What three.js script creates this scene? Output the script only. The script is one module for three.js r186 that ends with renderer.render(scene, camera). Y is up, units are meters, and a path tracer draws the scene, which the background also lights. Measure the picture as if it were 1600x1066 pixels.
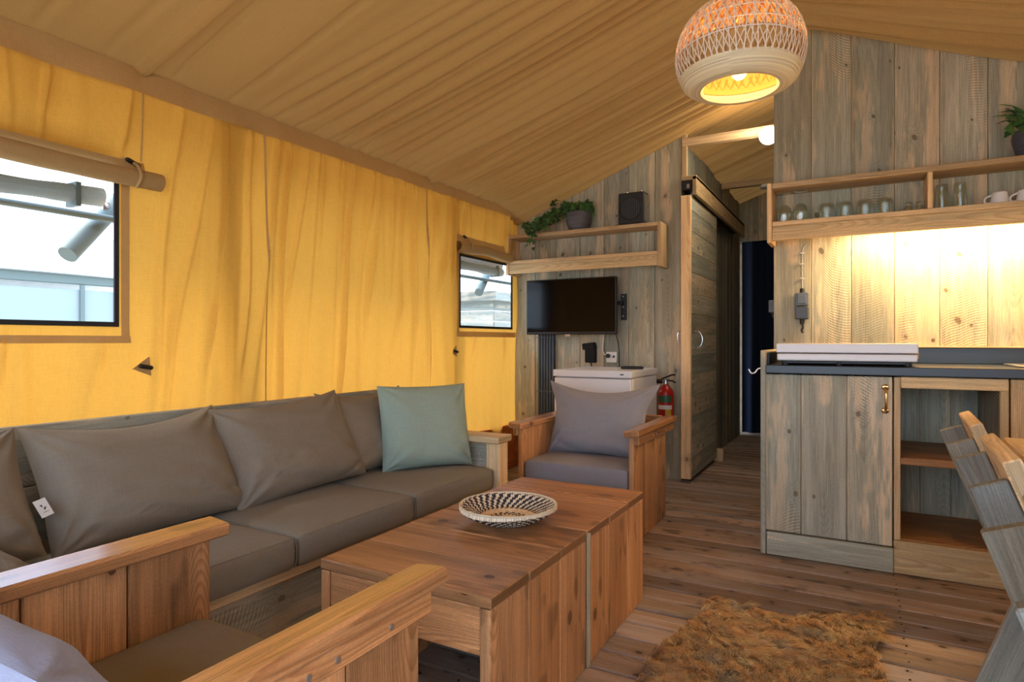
import * as THREE from 'three';
import { mergeGeometries, mergeVertices } from 'three/addons/utils/BufferGeometryUtils.js';
import { RoundedBoxGeometry } from 'three/addons/geometries/RoundedBoxGeometry.js';
import { RectAreaLightUniformsLib } from 'three/addons/lights/RectAreaLightUniformsLib.js';

// ---------------------------------------------------------------- camera, sky, sun, exposure
RectAreaLightUniformsLib.init();
const scene = new THREE.Scene();
const camera = new THREE.PerspectiveCamera(2 * Math.atan(533 / 972) * 180 / Math.PI, 1600 / 1066, 0.05, 200);
camera.position.set(0, 1.03, 0);
camera.rotation.y = 29.05 * Math.PI / 180;
scene.add(camera);
const renderer = new THREE.WebGLRenderer({ antialias: true });
renderer.toneMapping = THREE.LinearToneMapping;
renderer.toneMappingExposure = 4.9;
renderer.shadowMap.enabled = true;

const SKY = 1.0, SUN = 1.3, PENDANT = 0.085, GLOBE = 0.25, STRIP = 62;
function lamp(l) { l.castShadow = true; scene.add(l); return l; }
const sun = lamp(new THREE.DirectionalLight(0xfff0d8, SUN));
sun.name = 'sun';
sun.position.set(-8, 10, 2.5); sun.target.position.set(-2.5, 1, -2); scene.add(sun.target);
sun.shadow.radius = 26; sun.shadow.mapSize.set(2048, 2048);
Object.assign(sun.shadow.camera, { left: -9, right: 9, top: 9, bottom: -9, near: 0.5, far: 40 });

// ---------------------------------------------------------------- small maths
let seedState = 12345;
function rnd() { seedState = (seedState * 1664525 + 1013904223) >>> 0; return seedState / 4294967296; }
const rr = (a, b) => a + (b - a) * rnd();
const clamp = (x, a, b) => Math.min(b, Math.max(a, x));
const lerp = (a, b, t) => a + (b - a) * t;
const sm = (a, b, x) => { const t = clamp((x - a) / (b - a), 0, 1); return t * t * (3 - 2 * t); };
const TAB = new Float32Array(65536);
{ let s = 99; for (let i = 0; i < 65536; i++) { s = (s * 1664525 + 1013904223) >>> 0; TAB[i] = s / 4294967296; } }
function h2(i, j) { let h = Math.imul(i, 374761393) ^ Math.imul(j, 668265263); h = Math.imul(h ^ (h >>> 13), 1274126177); h ^= h >>> 16; return TAB[h & 65535]; }
// smooth value noise, periodic in y when py > 0
function vn(x, y, py = 0) {
  const i = Math.floor(x), j = Math.floor(y), fx = x - i, fy = y - j, u = fx * fx * (3 - 2 * fx), v = fy * fy * (3 - 2 * fy);
  let j0 = j, j1 = j + 1;
  if (py) { j0 = ((j0 % py) + py) % py; j1 = ((j1 % py) + py) % py; }
  const a = h2(i, j0), b = h2(i + 1, j0), c = h2(i, j1), d = h2(i + 1, j1);
  return a + (b - a) * u + (c - a) * v + (a - b - c + d) * u * v;
}
{ // computed sky: pale hazy blue with thin white cloud
  const W = 512, H = 256, px = new Float32Array(W * H * 4);
  for (let y = 0; y < H; y++) for (let x = 0; x < W; x++) {
    const el = ((y + 0.5) / H - 0.5) * Math.PI, az = x / W * Math.PI * 2, up = Math.max(0, Math.sin(el));
    const cx = Math.cos(az) / (up + 0.25), cz = Math.sin(az) / (up + 0.25);
    const cl = sm(0.38, 0.7, 0.6 * vn(cx * 2 + 40, cz * 2 + 40) + 0.3 * vn(cx * 5 + 90, cz * 5 + 90) + 0.1 * vn(cx * 11, cz * 11 + 70));
    const k = (y * W + x) * 4, b = Math.pow(1 - up, 2);
    const sky = [lerp(0.46, 0.74, b), lerp(0.74, 0.93, b), lerp(1.3, 1.2, b)];
    const cloud = [1.15, 1.18, 1.22];
    for (let c = 0; c < 3; c++) px[k + c] = (el < 0 ? [0.42, 0.42, 0.38][c] : lerp(sky[c], cloud[c], cl * 0.8)) * SKY;
    px[k + 3] = 1;
  }
  const t = new THREE.DataTexture(px, W, H, THREE.RGBAFormat, THREE.FloatType);
  t.mapping = THREE.EquirectangularReflectionMapping; t.magFilter = t.minFilter = THREE.LinearFilter; t.needsUpdate = true;
  scene.background = t;
}

// ---------------------------------------------------------------- building helpers (X to the right, Y up, D into the picture; z = -D)
const V = (X, Y, D) => new THREE.Vector3(X, Y, -D);
const used = new Map();
function numbered(name) { const n = used.get(name) || 0; used.set(name, n + 1); return n ? name + '_' + String(n).padStart(3, '0') : name; }
function shade(o) { o.traverse((m) => { if (m.isMesh) { m.castShadow = m.receiveShadow = true; } }); return o; }
function thing(name, label, category, o = [0, 0, 0], turn = 0, group) {
  const g = new THREE.Group(); g.name = numbered(name); g.position.copy(V(...o)); g.rotation.y = turn; g.userData = { label, category };
  if (group) g.userData.group = group;
  g.at0 = V(...o); scene.add(g); return g;
}
function structure(name, o = [0, 0, 0]) {
  const g = new THREE.Group(); g.name = numbered(name); g.position.copy(V(...o)); g.userData = { kind: 'structure' }; g.at0 = V(...o); scene.add(g); return g;
}
function mesh(name, geo, m, parent) { const o = new THREE.Mesh(geo, m); o.name = name; o.castShadow = o.receiveShadow = true; if (parent) parent.add(o); o.at0 = new THREE.Vector3(); return o; }
const off = (p) => { const v = new THREE.Vector3(); for (let q = p; q && q.at0; q = q.parent) v.add(q.isGroup ? q.at0 : q.position); return v; };
const L = (p, X, Y, D) => V(X, Y, D).sub(off(p));     // world X,Y,D to the local frame of an unturned thing

// chamfered block, grain along axis g (0 x, 1 y, 2 z); uv in metres on a plank sheet of five 0.2 m lanes, 2.4 m long
function blockGeo(sx, sy, sz, g = 1, o = {}) {
  const h = [sx / 2, sy / 2, sz / 2], c = Math.min(o.ch ?? 0.003, h[0] * 0.45, h[1] * 0.45, h[2] * 0.45);
  const pos = [], uv = [], tone = [], lane = o.lane ?? Math.floor(rnd() * 5), l0 = o.off ?? rnd() * 2.4, flip = rnd() < 0.5 ? -1 : 1, s0 = lane * 0.2;
  const put = (p, n) => {
    let a, b;
    const ax = [0, 1, 2].filter((k) => k !== n);
    if (n === g) { a = p[ax[0]] + h[ax[0]]; b = p[ax[1]] * 0.15; }
    else { const k = ax.find((q) => q !== g); a = p[k] + h[k]; b = p[g]; if (h[k] < 0.06) a += (l0 * 0.04); }
    if (a > 0.2) a = a % 0.2;
    const e = n === g ? 0.66 : 1; tone.push(e, e, e); pos.push(...p); uv.push(s0 + clamp(a, 0, 0.2), (b * flip + l0) / 2.4);
  };
  const quad = (q, n) => { for (const k of [0, 1, 2, 0, 2, 3]) put(q[k], n); };
  const corner = (s, n) => s.map((v, k) => v * (k === n ? h[k] : h[k] - c));
  const outward = (q, dir) => { const a = new THREE.Vector3(...q[0]), b = new THREE.Vector3(...q[1]), d = new THREE.Vector3(...q[2]); return b.sub(a).cross(d.sub(a)).dot(dir) > 0 ? q : [...q].reverse(); };
  for (let n = 0; n < 3; n++) for (const s of [-1, 1]) {
    const [a, b] = [0, 1, 2].filter((k) => k !== n);
    const q = [[-1, -1], [1, -1], [1, 1], [-1, 1]].map(([u, v]) => { const t = [0, 0, 0]; t[n] = s; t[a] = u; t[b] = v; return corner(t, n); });
    const d = new THREE.Vector3(); d.setComponent(n, s); quad(outward(q, d), n);
  }
  for (let e = 0; e < 3; e++) for (const s of [-1, 1]) for (const t of [-1, 1]) {
    const [a, b] = [0, 1, 2].filter((k) => k !== e), P = (z, n) => { const w = [0, 0, 0]; w[e] = z; w[a] = s; w[b] = t; const r = corner(w, n); r[e] = z * (h[e] - c); return r; };
    const d = new THREE.Vector3(); d.setComponent(a, s); d.setComponent(b, t);
    quad(outward([P(-1, a), P(1, a), P(1, b), P(-1, b)], d), a === g ? b : a);
  }
  for (const s of [-1, 1]) for (const t of [-1, 1]) for (const r of [-1, 1]) {
    const q = outward([corner([s, t, r], 0), corner([s, t, r], 1), corner([s, t, r], 2)], new THREE.Vector3(s, t, r));
    for (const k of q) put(k, (g + 1) % 3);
  }
  const geo = new THREE.BufferGeometry();
  geo.setAttribute('position', new THREE.Float32BufferAttribute(pos, 3)); geo.setAttribute('uv', new THREE.Float32BufferAttribute(uv, 2)); geo.setAttribute('color', new THREE.Float32BufferAttribute(tone, 3));   // sawn ends are darker wood
  if (o.shape) { const p = geo.attributes.position; for (let i = 0; i < p.count; i++) { const v = o.shape(p.getX(i), p.getY(i), p.getZ(i)); p.setXYZ(i, v[0], v[1], v[2]); } }
  geo.computeVertexNormals(); return geo;
}
const pick = (m) => Array.isArray(m) ? m[Math.floor(rnd() * m.length)] : m;
const GRAIN = { x: 0, y: 1, d: 2 };
// a board given by its faces in the world
function board(parent, name, m, [x0, x1], [y0, y1], [d0, d1], grain = 'y', o = {}) {
  const cx = (x0 + x1) / 2, cy = (y0 + y1) / 2, cd = (d0 + d1) / 2;
  if (o.top) { const f = o.top; o.shape = (x, y, z) => [x, y > 0 ? f(cx + x) - cy - ((y1 - y0) / 2 - y) : y, z]; }
  const b = mesh(name, blockGeo(x1 - x0, y1 - y0, d1 - d0, GRAIN[grain], o), pick(m), parent);
  b.position.copy(L(parent, cx, cy, cd)); return b;
}
function tube(pts, r, seg = 24, rad = 8, closed = false) { return new THREE.TubeGeometry(new THREE.CatmullRomCurve3(pts, closed), seg, r, rad, closed); }
function lathe(profile, seg = 40) { return new THREE.LatheGeometry(profile.map(([x, y]) => new THREE.Vector2(x, y)), seg); }
function at(o, parent, X, Y, D) { o.position.copy(L(parent, X, Y, D)); return o; }
function cyl(r0, r1, h, seg = 20) { return new THREE.CylinderGeometry(r0, r1, h, seg); }
function rod(a, b, r, seg = 12) { const d = b.clone().sub(a), g = cyl(r, r, d.length(), seg); g.applyQuaternion(new THREE.Quaternion().setFromUnitVectors(new THREE.Vector3(0, 1, 0), d.clone().normalize())); const m = a.clone().add(b).multiplyScalar(0.5); g.translate(m.x, m.y, m.z); return g; }
// grid surface from a function (i, j in 0..1) -> Vector3, with uv in metres from uvf
function sheet(nu, nv, f, uvf, skip) {
  const pos = [], uv = [], idx = [];
  for (let j = 0; j <= nv; j++) for (let i = 0; i <= nu; i++) { const p = f(i / nu, j / nv); pos.push(p.x, p.y, p.z); const w = uvf ? uvf(i / nu, j / nv) : [i / nu, j / nv]; uv.push(w[0], w[1]); }
  for (let j = 0; j < nv; j++) for (let i = 0; i < nu; i++) { if (skip && skip(i, j)) continue; const a = j * (nu + 1) + i, b = a + 1, c = a + nu + 1, d = c + 1; idx.push(a, b, d, a, d, c); }
  const g = new THREE.BufferGeometry(); g.setAttribute('position', new THREE.Float32BufferAttribute(pos, 3)); g.setAttribute('uv', new THREE.Float32BufferAttribute(uv, 2)); g.setIndex(idx); g.computeVertexNormals(); return g;
}
// upholstery block: rounded box with a bulging top
function softBox(w, h, d, r, bulge = 0.01, seed = 0, n = 22) {
  const g = new THREE.BoxGeometry(w, h, d, n, 6, n), p = g.attributes.position, uv = [];
  for (let i = 0; i < p.count; i++) {
    const v = new THREE.Vector3().fromBufferAttribute(p, i), q = new THREE.Vector3(clamp(v.x, -w / 2 + r, w / 2 - r), clamp(v.y, -h / 2 + r, h / 2 - r), clamp(v.z, -d / 2 + r, d / 2 - r)), e = v.clone().sub(q);
    if (e.length() > 1e-6) e.setLength(r);
    v.copy(q).add(e);
    const bx = 1 - (2 * v.x / w) ** 4, bz = 1 - (2 * v.z / d) ** 4, b = Math.max(0, bx) * Math.max(0, bz);
    v.y += (v.y > 0 ? 1 : -0.2) * bulge * b + (v.y > 0 ? 0.004 * (vn(v.x * 9 + seed, v.z * 9) - 0.5) * b : 0);
    p.setXYZ(i, v.x, v.y, v.z); uv.push((v.x + v.y) * 4, (v.z + v.y) * 4);
  }
  g.setAttribute('uv', new THREE.Float32BufferAttribute(uv, 2)); g.computeVertexNormals();
  return g;
}
// scatter cushion standing in its own x,y plane, thickness along z
function pillowGeo(w, h, t, seed = 1, o = {}) {
  const N = 40, ear = o.ear ?? 0.05, parts = [];
  for (const side of [1, -1]) {
    const g = sheet(N, N, (a, b) => {
      const sp = (x) => { const y = 2 * x - 1; return Math.sin(y * Math.PI / 2) * 0.6 + y * 0.4; };
      const u = sp(a) * side, v = sp(b);
      let x = w / 2 * u * (1 - ear * (1 - v * v)), y = h / 2 * v * (1 - ear * 1.15 * (1 - u * u));
      const body = Math.pow(Math.max(0, (1 - u ** 4) * (1 - v ** 4)), 0.62);
      let z = t / 2 * body * (1 + 0.18 * (-v));
      let wr = 0;
      for (const cu of [-1, 1]) for (const cv of [-1, 1]) {
        const dx = (u - cu) * w, dy = (v - cv) * h, dist = Math.hypot(dx, dy), ang = Math.atan2(dy, dx);
        wr += 0.02 * Math.sin(ang * 11 + seed * 3 + cu * 2 + cv + side) * Math.exp(-dist / (w * 0.24)) * sm(0, 0.08, dist);
      }
      wr += 0.010 * (vn(u * 2.2 + seed * 7, v * 2.2 + side * 9) - 0.5) + 0.006 * (vn(u * 5 + seed * 3 + v * 2, v * 6 + side * 5) - 0.5);
      const cr = vn(u * 1.3 + v * 3.1 + seed * 5, v * 1.2 - u * 0.6 + side * 4); wr -= (o.cr ?? 0.014) * Math.exp(-(((cr - 0.5) / 0.06) ** 2)) * sm(0.1, -0.8, v);
      if (o.flare) x *= 1 + o.flare * sm(0.15, 1, v);
      if (o.slump) { y -= o.slump * sm(0.2, 1, v) * (1 - u * u); }
      z += wr * Math.min(1, body * 1.6);
      return new THREE.Vector3(x, y, z * side);
    }, (a, b) => [a * w * 4, b * h * 4]);
    parts.push(g);
  }
  const m = mergeGeometries(parts); m.deleteAttribute('normal');
  const r = mergeVertices(m, 1e-5); r.computeVertexNormals(); return r;
}
// ---------------------------------------------------------------- procedural materials
function dataTex(w, h, bytes, srgb) {
  const t = new THREE.DataTexture(bytes, w, h, THREE.RGBAFormat); t.wrapS = t.wrapT = THREE.RepeatWrapping; t.magFilter = THREE.LinearFilter; t.minFilter = THREE.LinearMipmapLinearFilter; t.generateMipmaps = true;
  if (srgb) t.colorSpace = THREE.SRGBColorSpace; t.needsUpdate = true; return t;
}
// a sheet of five plank faces side by side, 1.0 m across and 2.4 m along the grain
function plankSheet(o) {
  const W = 1024, H = 2048, col = new Uint8Array(W * H * 4), bmp = new Uint8Array(W * H * 4), keep = seedState;
  seedState = o.seed;
  const lanes = [];
  for (let i = 0; i < 5; i++) {
    const knots = []; const n = Math.round(rr(o.knots[0], o.knots[1]));
    for (let k = 0; k < n; k++) knots.push([rr(0.02, 0.18), rr(0, 2.4), rr(0.005, o.knotSize || 0.014), rr(0.6, 1)]);
    lanes.push({ c: rr(-0.02, 0.22), sp: rr(0.0028, 0.0052), dep: rr(0.015, 0.06), knots, saw: rnd(), slant: (rnd() < 0.5 ? -1 : 1) * rr(0.35, 0.9), curve: rr(-4, 4), tone: rr(0.92, 1.08), wear: rr(-0.03, 0.05) });
  }
  seedState = keep;
  for (let y = 0; y < H; y++) {
    const l = y / H * 2.4;
    for (let x = 0; x < W; x++) {
      const S = x / W, li = Math.min(4, Math.floor(S * 5)), q = lanes[li], s = S - li * 0.2, X = s + li * 3.1;
      let ds = s - q.c + (vn(li * 5 + 0.5, l * 1.25, 3) - 0.5) * 0.05, kn = 0, halo = 0, ph = 0;
      for (const k of q.knots) {
        let dl = Math.abs(l - k[1]); if (dl > 1.2) dl = 2.4 - dl; if (dl > 0.14) continue;
        const dx = s - k[0], e = (dx * dx + dl * dl * 0.55) / (k[2] * k[2]);
        if (e > 40) continue;
        const f = Math.exp(-e / 5); ph += f * 3.2; if (e < 1.25) kn = Math.max(kn, sm(1.25, 0.8, e) * k[3]); halo = Math.max(halo, f * k[3]);
      }
      const dep = q.dep + 0.06 * vn(li * 9 + 2.5, l * 1.6667, 4);
      const r = Math.sqrt(ds * ds + dep * dep), phase = r / q.sp + ph + (vn(X * 30, l * 2.5, 6) - 0.5) * 0.7, p = phase - Math.floor(phase);
      const late = sm(0.35, 0.85, p) * (1 - sm(0.9, 1, p));
      const fib = vn(X * 420, l * 12.5, 30) - 0.5, str = vn(X * 70, l * 2.5, 6) - 0.5, pat = vn(X * 7, l * 1.6667, 4) - 0.5, fine = vn(X * 500, l * 250, 600) - 0.5;
      let c0 = [], lum = (1 + o.fib * fib + o.str * str + o.pat * pat + 0.08 * fine) * q.tone, hgt = 0.5 + fib * 0.25 - late * 0.12;
      for (let c = 0; c < 3; c++) { let w = lerp(o.early[c], o.late[c], late * o.ring); w = lerp(w, o.knot[c], kn); w *= 1 - 0.22 * halo * (1 - kn); c0[c] = w * lum; }
      if (o.stain) {
        const st = vn(X * 11 + 30, l * 2.5, 6), sa = o.stain[0], sb = o.stain[1];
        const saw = 0.5 + 0.5 * Math.sin(6.2832 * (l * (160 / 2.4) + (s * q.slant + (s - 0.1) * (s - 0.1) * q.curve) * 62) + 2.2 * vn(X * 30, l * 5, 12));
        const R = sm(0.56, 0.74, vn(X * 6.5 + 17, l * 1.6667, 4) + (q.saw - 0.5) * 0.35);
        const w = 0.46 * vn(X * 12, l * 1.6667, 4) + 0.32 * vn(X * 34, l * 5, 12) + 0.22 * vn(X * 110, l * 17.5, 42) + R * (saw - 0.5) * 0.34 + q.wear + (s < 0.007 || s > 0.189 ? 0.13 : 0) - 0.1 * halo;
        const ex = sm(o.cut - 0.04, o.cut + 0.16, w) * 0.8;
        for (let c = 0; c < 3; c++) { let g = lerp(sa[c], sb[c], st) * (1 + 0.16 * fib + 0.13 * str + 0.08 * fine - 0.06 * late - 0.08 * R * (1 - saw)) * q.tone; g = lerp(g, o.knot[c] * 0.9, kn * 0.85); c0[c] = lerp(g, c0[c], ex); }
        hgt += R * (saw - 0.5) * 0.35 - (1 - ex) * 0.05;
      }
      if (o.blot) { const b = sm(0.66, 0.8, 0.6 * vn(X * 14 + 60, l * 5, 12) + 0.4 * vn(X * 40, l * 17.5, 42)); for (let c = 0; c < 3; c++) c0[c] *= 1 - o.blot * b; }
      if (o.wash) { const b = sm(0.45, 0.7, 0.6 * vn(X * 9 + 80, l * 2.5, 6) + 0.4 * vn(X * 45, l * 7.5, 18)); for (let c = 0; c < 3; c++) c0[c] = lerp(c0[c], o.wash[c] * lum, b * o.washAmt); }
      const k = (y * W + x) * 4;
      for (let c = 0; c < 3; c++) { col[k + c] = clamp(c0[c], 0, 255); bmp[k + c] = clamp(hgt, 0, 1) * 255; }
      col[k + 3] = bmp[k + 3] = 255;
    }
  }
  return { map: dataTex(W, H, col, true), bump: dataTex(W, H, bmp, false) };
}
function woods(sheetTex, name, tints, rough, bump, extra = {}) {
  return tints.map((t, i) => { const m = new THREE.MeshPhysicalMaterial({ map: sheetTex.map, bumpMap: sheetTex.bump, bumpScale: bump, roughness: rough, specularIntensity: 0.5, vertexColors: true, ...extra }); m.color.setRGB(...t); m.name = name + '_' + i; return m; });
}
const TINTS = [[1, 1, 1], [0.93, 0.95, 0.97], [1.05, 1.0, 0.95], [0.97, 1.0, 1.0], [1.06, 1.05, 1.02]];
const T1 = plankSheet({ seed: 11, knots: [3, 7], knotSize: 0.014, early: [216, 194, 162], late: [192, 164, 130], knot: [112, 98, 80], ring: 0.4, fib: 0.09, str: 0.09, pat: 0.1, stain: [[182, 179, 160], [160, 155, 134]], cut: 0.53 });
const greyWood = woods(T1, 'weathered_wood', TINTS, 0.82, 0.0012);
const T2 = plankSheet({ seed: 23, knots: [2, 5], knotSize: 0.016, early: [200, 146, 96], late: [154, 102, 60], knot: [84, 52, 32], ring: 0.55, fib: 0.16, str: 0.18, pat: 0.2, blot: 0.18 });
const brownWood = woods(T2, 'oiled_pine', [[1, 1.03, 1.1], [0.8, 0.8, 0.82], [1.1, 1.12, 1.16], [0.92, 0.9, 0.9], [1.03, 1.08, 1.18]], 0.5, 0.0008);
const tableTop = woods(T2, 'worn_table_top', [[0.80, 0.81, 0.86], [0.92, 0.92, 0.95], [0.68, 0.69, 0.73], [0.84, 0.82, 0.82]], 0.46, 0.0008);
const railWood = woods(T2, 'polished_rail', [[0.98, 0.94, 0.92], [1.06, 1.02, 1.0]], 0.3, 0.0005, { clearcoat: 1, clearcoatRoughness: 0.2 });
const redWood = woods(T2, 'red_stained_wood', [[0.95, 0.56, 0.34], [0.82, 0.46, 0.28]], 0.5, 0.0008);
const T3 = plankSheet({ seed: 37, knots: [9, 16], knotSize: 0.009, early: [182, 154, 128], late: [140, 110, 86], knot: [80, 56, 42], ring: 0.4, fib: 0.13, str: 0.13, pat: 0.2, blot: 0.3, wash: [186, 174, 164], washAmt: 0.6 });
const floorWood = woods(T3, 'worn_deck_board', [[0.86, 0.9, 0.97], [0.76, 0.79, 0.84], [0.95, 0.98, 1.05], [0.69, 0.72, 0.77], [0.83, 0.86, 0.9]], 0.55, 0.0012);
const T4 = plankSheet({ seed: 51, knots: [1, 4], knotSize: 0.012, early: [214, 184, 140], late: [188, 150, 106], knot: [120, 90, 62], ring: 0.6, fib: 0.14, str: 0.14, pat: 0.14, wash: [168, 152, 122], washAmt: 0.3 });
const lightWood = woods(T4, 'fresh_pine', [[1, 1, 1], [0.94, 0.92, 0.9], [1.03, 1.0, 0.98]], 0.6, 0.0008);
const paleWood = woods(T4, 'pale_planed_pine', [[1.3, 1.22, 1.15]], 0.6, 0.0006);
const greyLight = woods(T4, 'silvered_pine', [[0.86, 0.88, 0.86], [0.92, 0.92, 0.88], [0.82, 0.84, 0.82]], 0.68, 0.0008);
const blueGrey = woods(T4, 'blue_grey_wood', [[0.42, 0.56, 0.86], [0.37, 0.52, 0.82], [0.44, 0.56, 0.78]], 0.6, 0.0008);
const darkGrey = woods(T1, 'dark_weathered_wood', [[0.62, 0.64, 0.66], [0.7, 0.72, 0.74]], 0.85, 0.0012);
// woven cloth: one tile is 0.25 m
function clothTex(seed, contrast, slub) {
  const N = 512, a = new Uint8Array(N * N * 4), b = new Uint8Array(N * N * 4);
  for (let y = 0; y < N; y++) for (let x = 0; x < N; x++) {
    const u = Math.sin(x / N * 6.2832 * 128), v = Math.sin(y / N * 6.2832 * 128), wv = 0.5 + 0.5 * u * v;
    const f = (vn(x / 3 + seed, y / 40, 0) + vn(x / 40 + seed, y / 3, 0)) / 2 - 0.5, g = vn(x / 2 + seed * 3, y / 2, 0) - 0.5;
    const t = clamp(235 * (1 + contrast * (wv - 0.5) * 0.5 + slub * f + contrast * 0.5 * g), 0, 255), k = (y * N + x) * 4;
    a[k] = a[k + 1] = a[k + 2] = t; b[k] = b[k + 1] = b[k + 2] = clamp(255 * (0.3 + 0.5 * wv + 0.3 * g + 0.3 * f), 0, 255); a[k + 3] = b[k + 3] = 255;
  }
  return { map: dataTex(N, N, a, true), bump: dataTex(N, N, b, false) };
}
const CL = clothTex(3, 0.12, 0.07);
const cloth = (name, hex, o = {}) => { const m = new THREE.MeshPhysicalMaterial({ color: hex, map: CL.map, bumpMap: CL.bump, bumpScale: 0.0006, roughness: 0.9, specularIntensity: 0.4, sheen: 0.25, sheenRoughness: 0.6, sheenColor: new THREE.Color(0x777777), ...o }); m.name = name; return m; };
const taupe = cloth('taupe_cloth', 0x938876), taupeSeat = cloth('taupe_seat_cloth', 0x928876), greyCushion = cloth('grey_cloth', 0x9c999c), sage = cloth('sage_cloth', 0xa3b5a4), blueLit = cloth('blue_lit_cloth', 0xaab0c8);  // last cloth: blue window light is put into its colour
const canvasMat = (name, hex, through, o = {}) => { const m = new THREE.MeshPhysicalMaterial({ color: hex, map: CL.map, bumpMap: CL.bump, bumpScale: 0.0004, roughness: 1, transmission: through, thickness: 0, specularIntensity: 0.2, side: THREE.DoubleSide, ...o }); m.name = name; return m; };
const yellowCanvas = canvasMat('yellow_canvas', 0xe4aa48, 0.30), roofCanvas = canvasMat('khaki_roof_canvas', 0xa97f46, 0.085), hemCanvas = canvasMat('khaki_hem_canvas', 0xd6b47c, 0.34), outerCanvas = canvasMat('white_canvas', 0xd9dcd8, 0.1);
const mat = (name, hex, rough = 0.5, metal = 0, o = {}) => { const m = new THREE.MeshPhysicalMaterial({ color: hex, roughness: rough, metalness: metal, ...o }); m.name = name; return m; };
const black = mat('black_plastic', 0x111113, 0.45), blackMatt = mat('black_cloth', 0x0d0d0f, 0.85), chrome = mat('chrome', 0xd8d8dc, 0.14, 1), steel = mat('brushed_steel', 0xb8b8bc, 0.3, 1), white = mat('white_enamel', 0xe4e4e6, 0.3), whitePlastic = mat('white_plastic', 0xdcdad2, 0.4);
const glass = mat('clear_glass', 0xf2f8f8, 0.03, 0, { transmission: 1, thickness: 0, ior: 1.9 });
const pane = mat('clear_window_film', 0xf4f8fa, 0.04, 0, { transmission: 1, thickness: 0, ior: 1.45 });
// ---------------------------------------------------------------- the tent: floor, canvas, board walls
const XL = -2.5, XR = 1.68, RX = -0.4, RY = 2.8, DT = 4.6, DK = 3.84, DF = -1.3, DE = 7.2;
const slope = 0.338;
const CREASE = [];
{ let d = -1.2; while (d < 7.3) { const fan = d > 1.9 && d < 3.4 ? 0.3 * (3.4 - d) / 1.4 : rr(-0.03, 0.06); CREASE.push([d, fan, rr(0.022, 0.06), rr(0.011, 0.024)]); d += d < 1.9 ? rr(0.14, 0.3) : rr(0.05, 0.13); } }
function roofY(X, D) {
  const a = Math.abs(X - RX), t = clamp(a / 2.1, 0, 1.3);
  let y = RY - slope * a - 0.02 * Math.sin(Math.min(1, t) * Math.PI);
  y += 0.03 * Math.exp(-((a / 0.06) ** 2)) * -1;
  // loose folds running down the slope, dying out at the eave hem
  const q = D + 0.16 * t, lo = (0.4 + 0.6 * sm(1.2, 2.6, D)) * (1 - 0.85 * sm(0.9, 0.99, t));
  y += (vn(q * 6.5 + 3, t * 0.7 + 5) - 0.5) * 0.045 * lo + (vn(q * 14 + 9, t * 0.8) - 0.5) * 0.03 * lo;
  for (const c of CREASE) { const d = D - c[0] - c[1] * (1 - t) - 0.012 * Math.sin(t * 5 + c[0] * 9); if (Math.abs(d) < 0.06) y += c[2] * Math.exp(-((d / c[3]) ** 2)) * lo * (0.5 + 0.5 * vn(t * 3 + c[0] * 7, 3)); }
  // sleeves over the rafters
  for (const s of [0.05, 1.44, 3.35, 5.2]) y -= 0.026 * Math.exp(-(((D - s) / 0.028) ** 4));
  // the end hem hangs down onto the board walls
  if (X < -1.1) y -= 0.075 * sm(4.22, 4.6, D) * sm(0.2, 1, t) * (D < 4.75 ? 1 : 0) + 0.02 * sm(4.3, 4.6, D) * (D < 4.75 ? 1 : 0);
  if (X > RX) y -= 0.045 * sm(3.3, 3.84, D) * sm(0.05, 0.5, t);
  return y;
}
{ // floor of deck boards laid across the tent
  const f = structure('floor'); let d = DF; const pitch = 0.121;
  while (d < DE + 0.1) {
    const w = pitch - 0.007;
    board(f, 'plank', floorWood, [XL - 0.05, XR + 0.05], [-0.028, rr(-0.0015, 0.0015)], [d, d + w], 'x', { ch: 0.005 });
    d += pitch;
  }
  const joist = mat('dark_joist', 0x2a2018, 0.9);
  for (const X of [-2.3, -1.1, 0.1, 1.3]) { const j = board(f, 'joist', joist, [X, X + 0.07], [-0.15, -0.03], [DF, DE + 0.1], 'd'); j.geometry.deleteAttribute('uv'); j.geometry.setAttribute('uv', new THREE.Float32BufferAttribute(new Float32Array(j.geometry.attributes.position.count * 2), 2)); }
  const nails = [], nailM = mat('nail_head', 0x3a3530, 0.5, 0.6);
  for (let k = 0; k < 52; k++) for (const X of [-2.26, -1.06, 0.14, 1.34]) for (const e of [0.03, 0.088]) { const g = cyl(0.0035, 0.0035, 0.003, 6); g.translate(X + rr(-0.005, 0.005), 0.0008, -(DF + k * pitch + e)); nails.push(g); }
  const n = mesh('nail_heads', mergeGeometries(nails), nailM, f); n.userData.kind = 'stuff';
}
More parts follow.
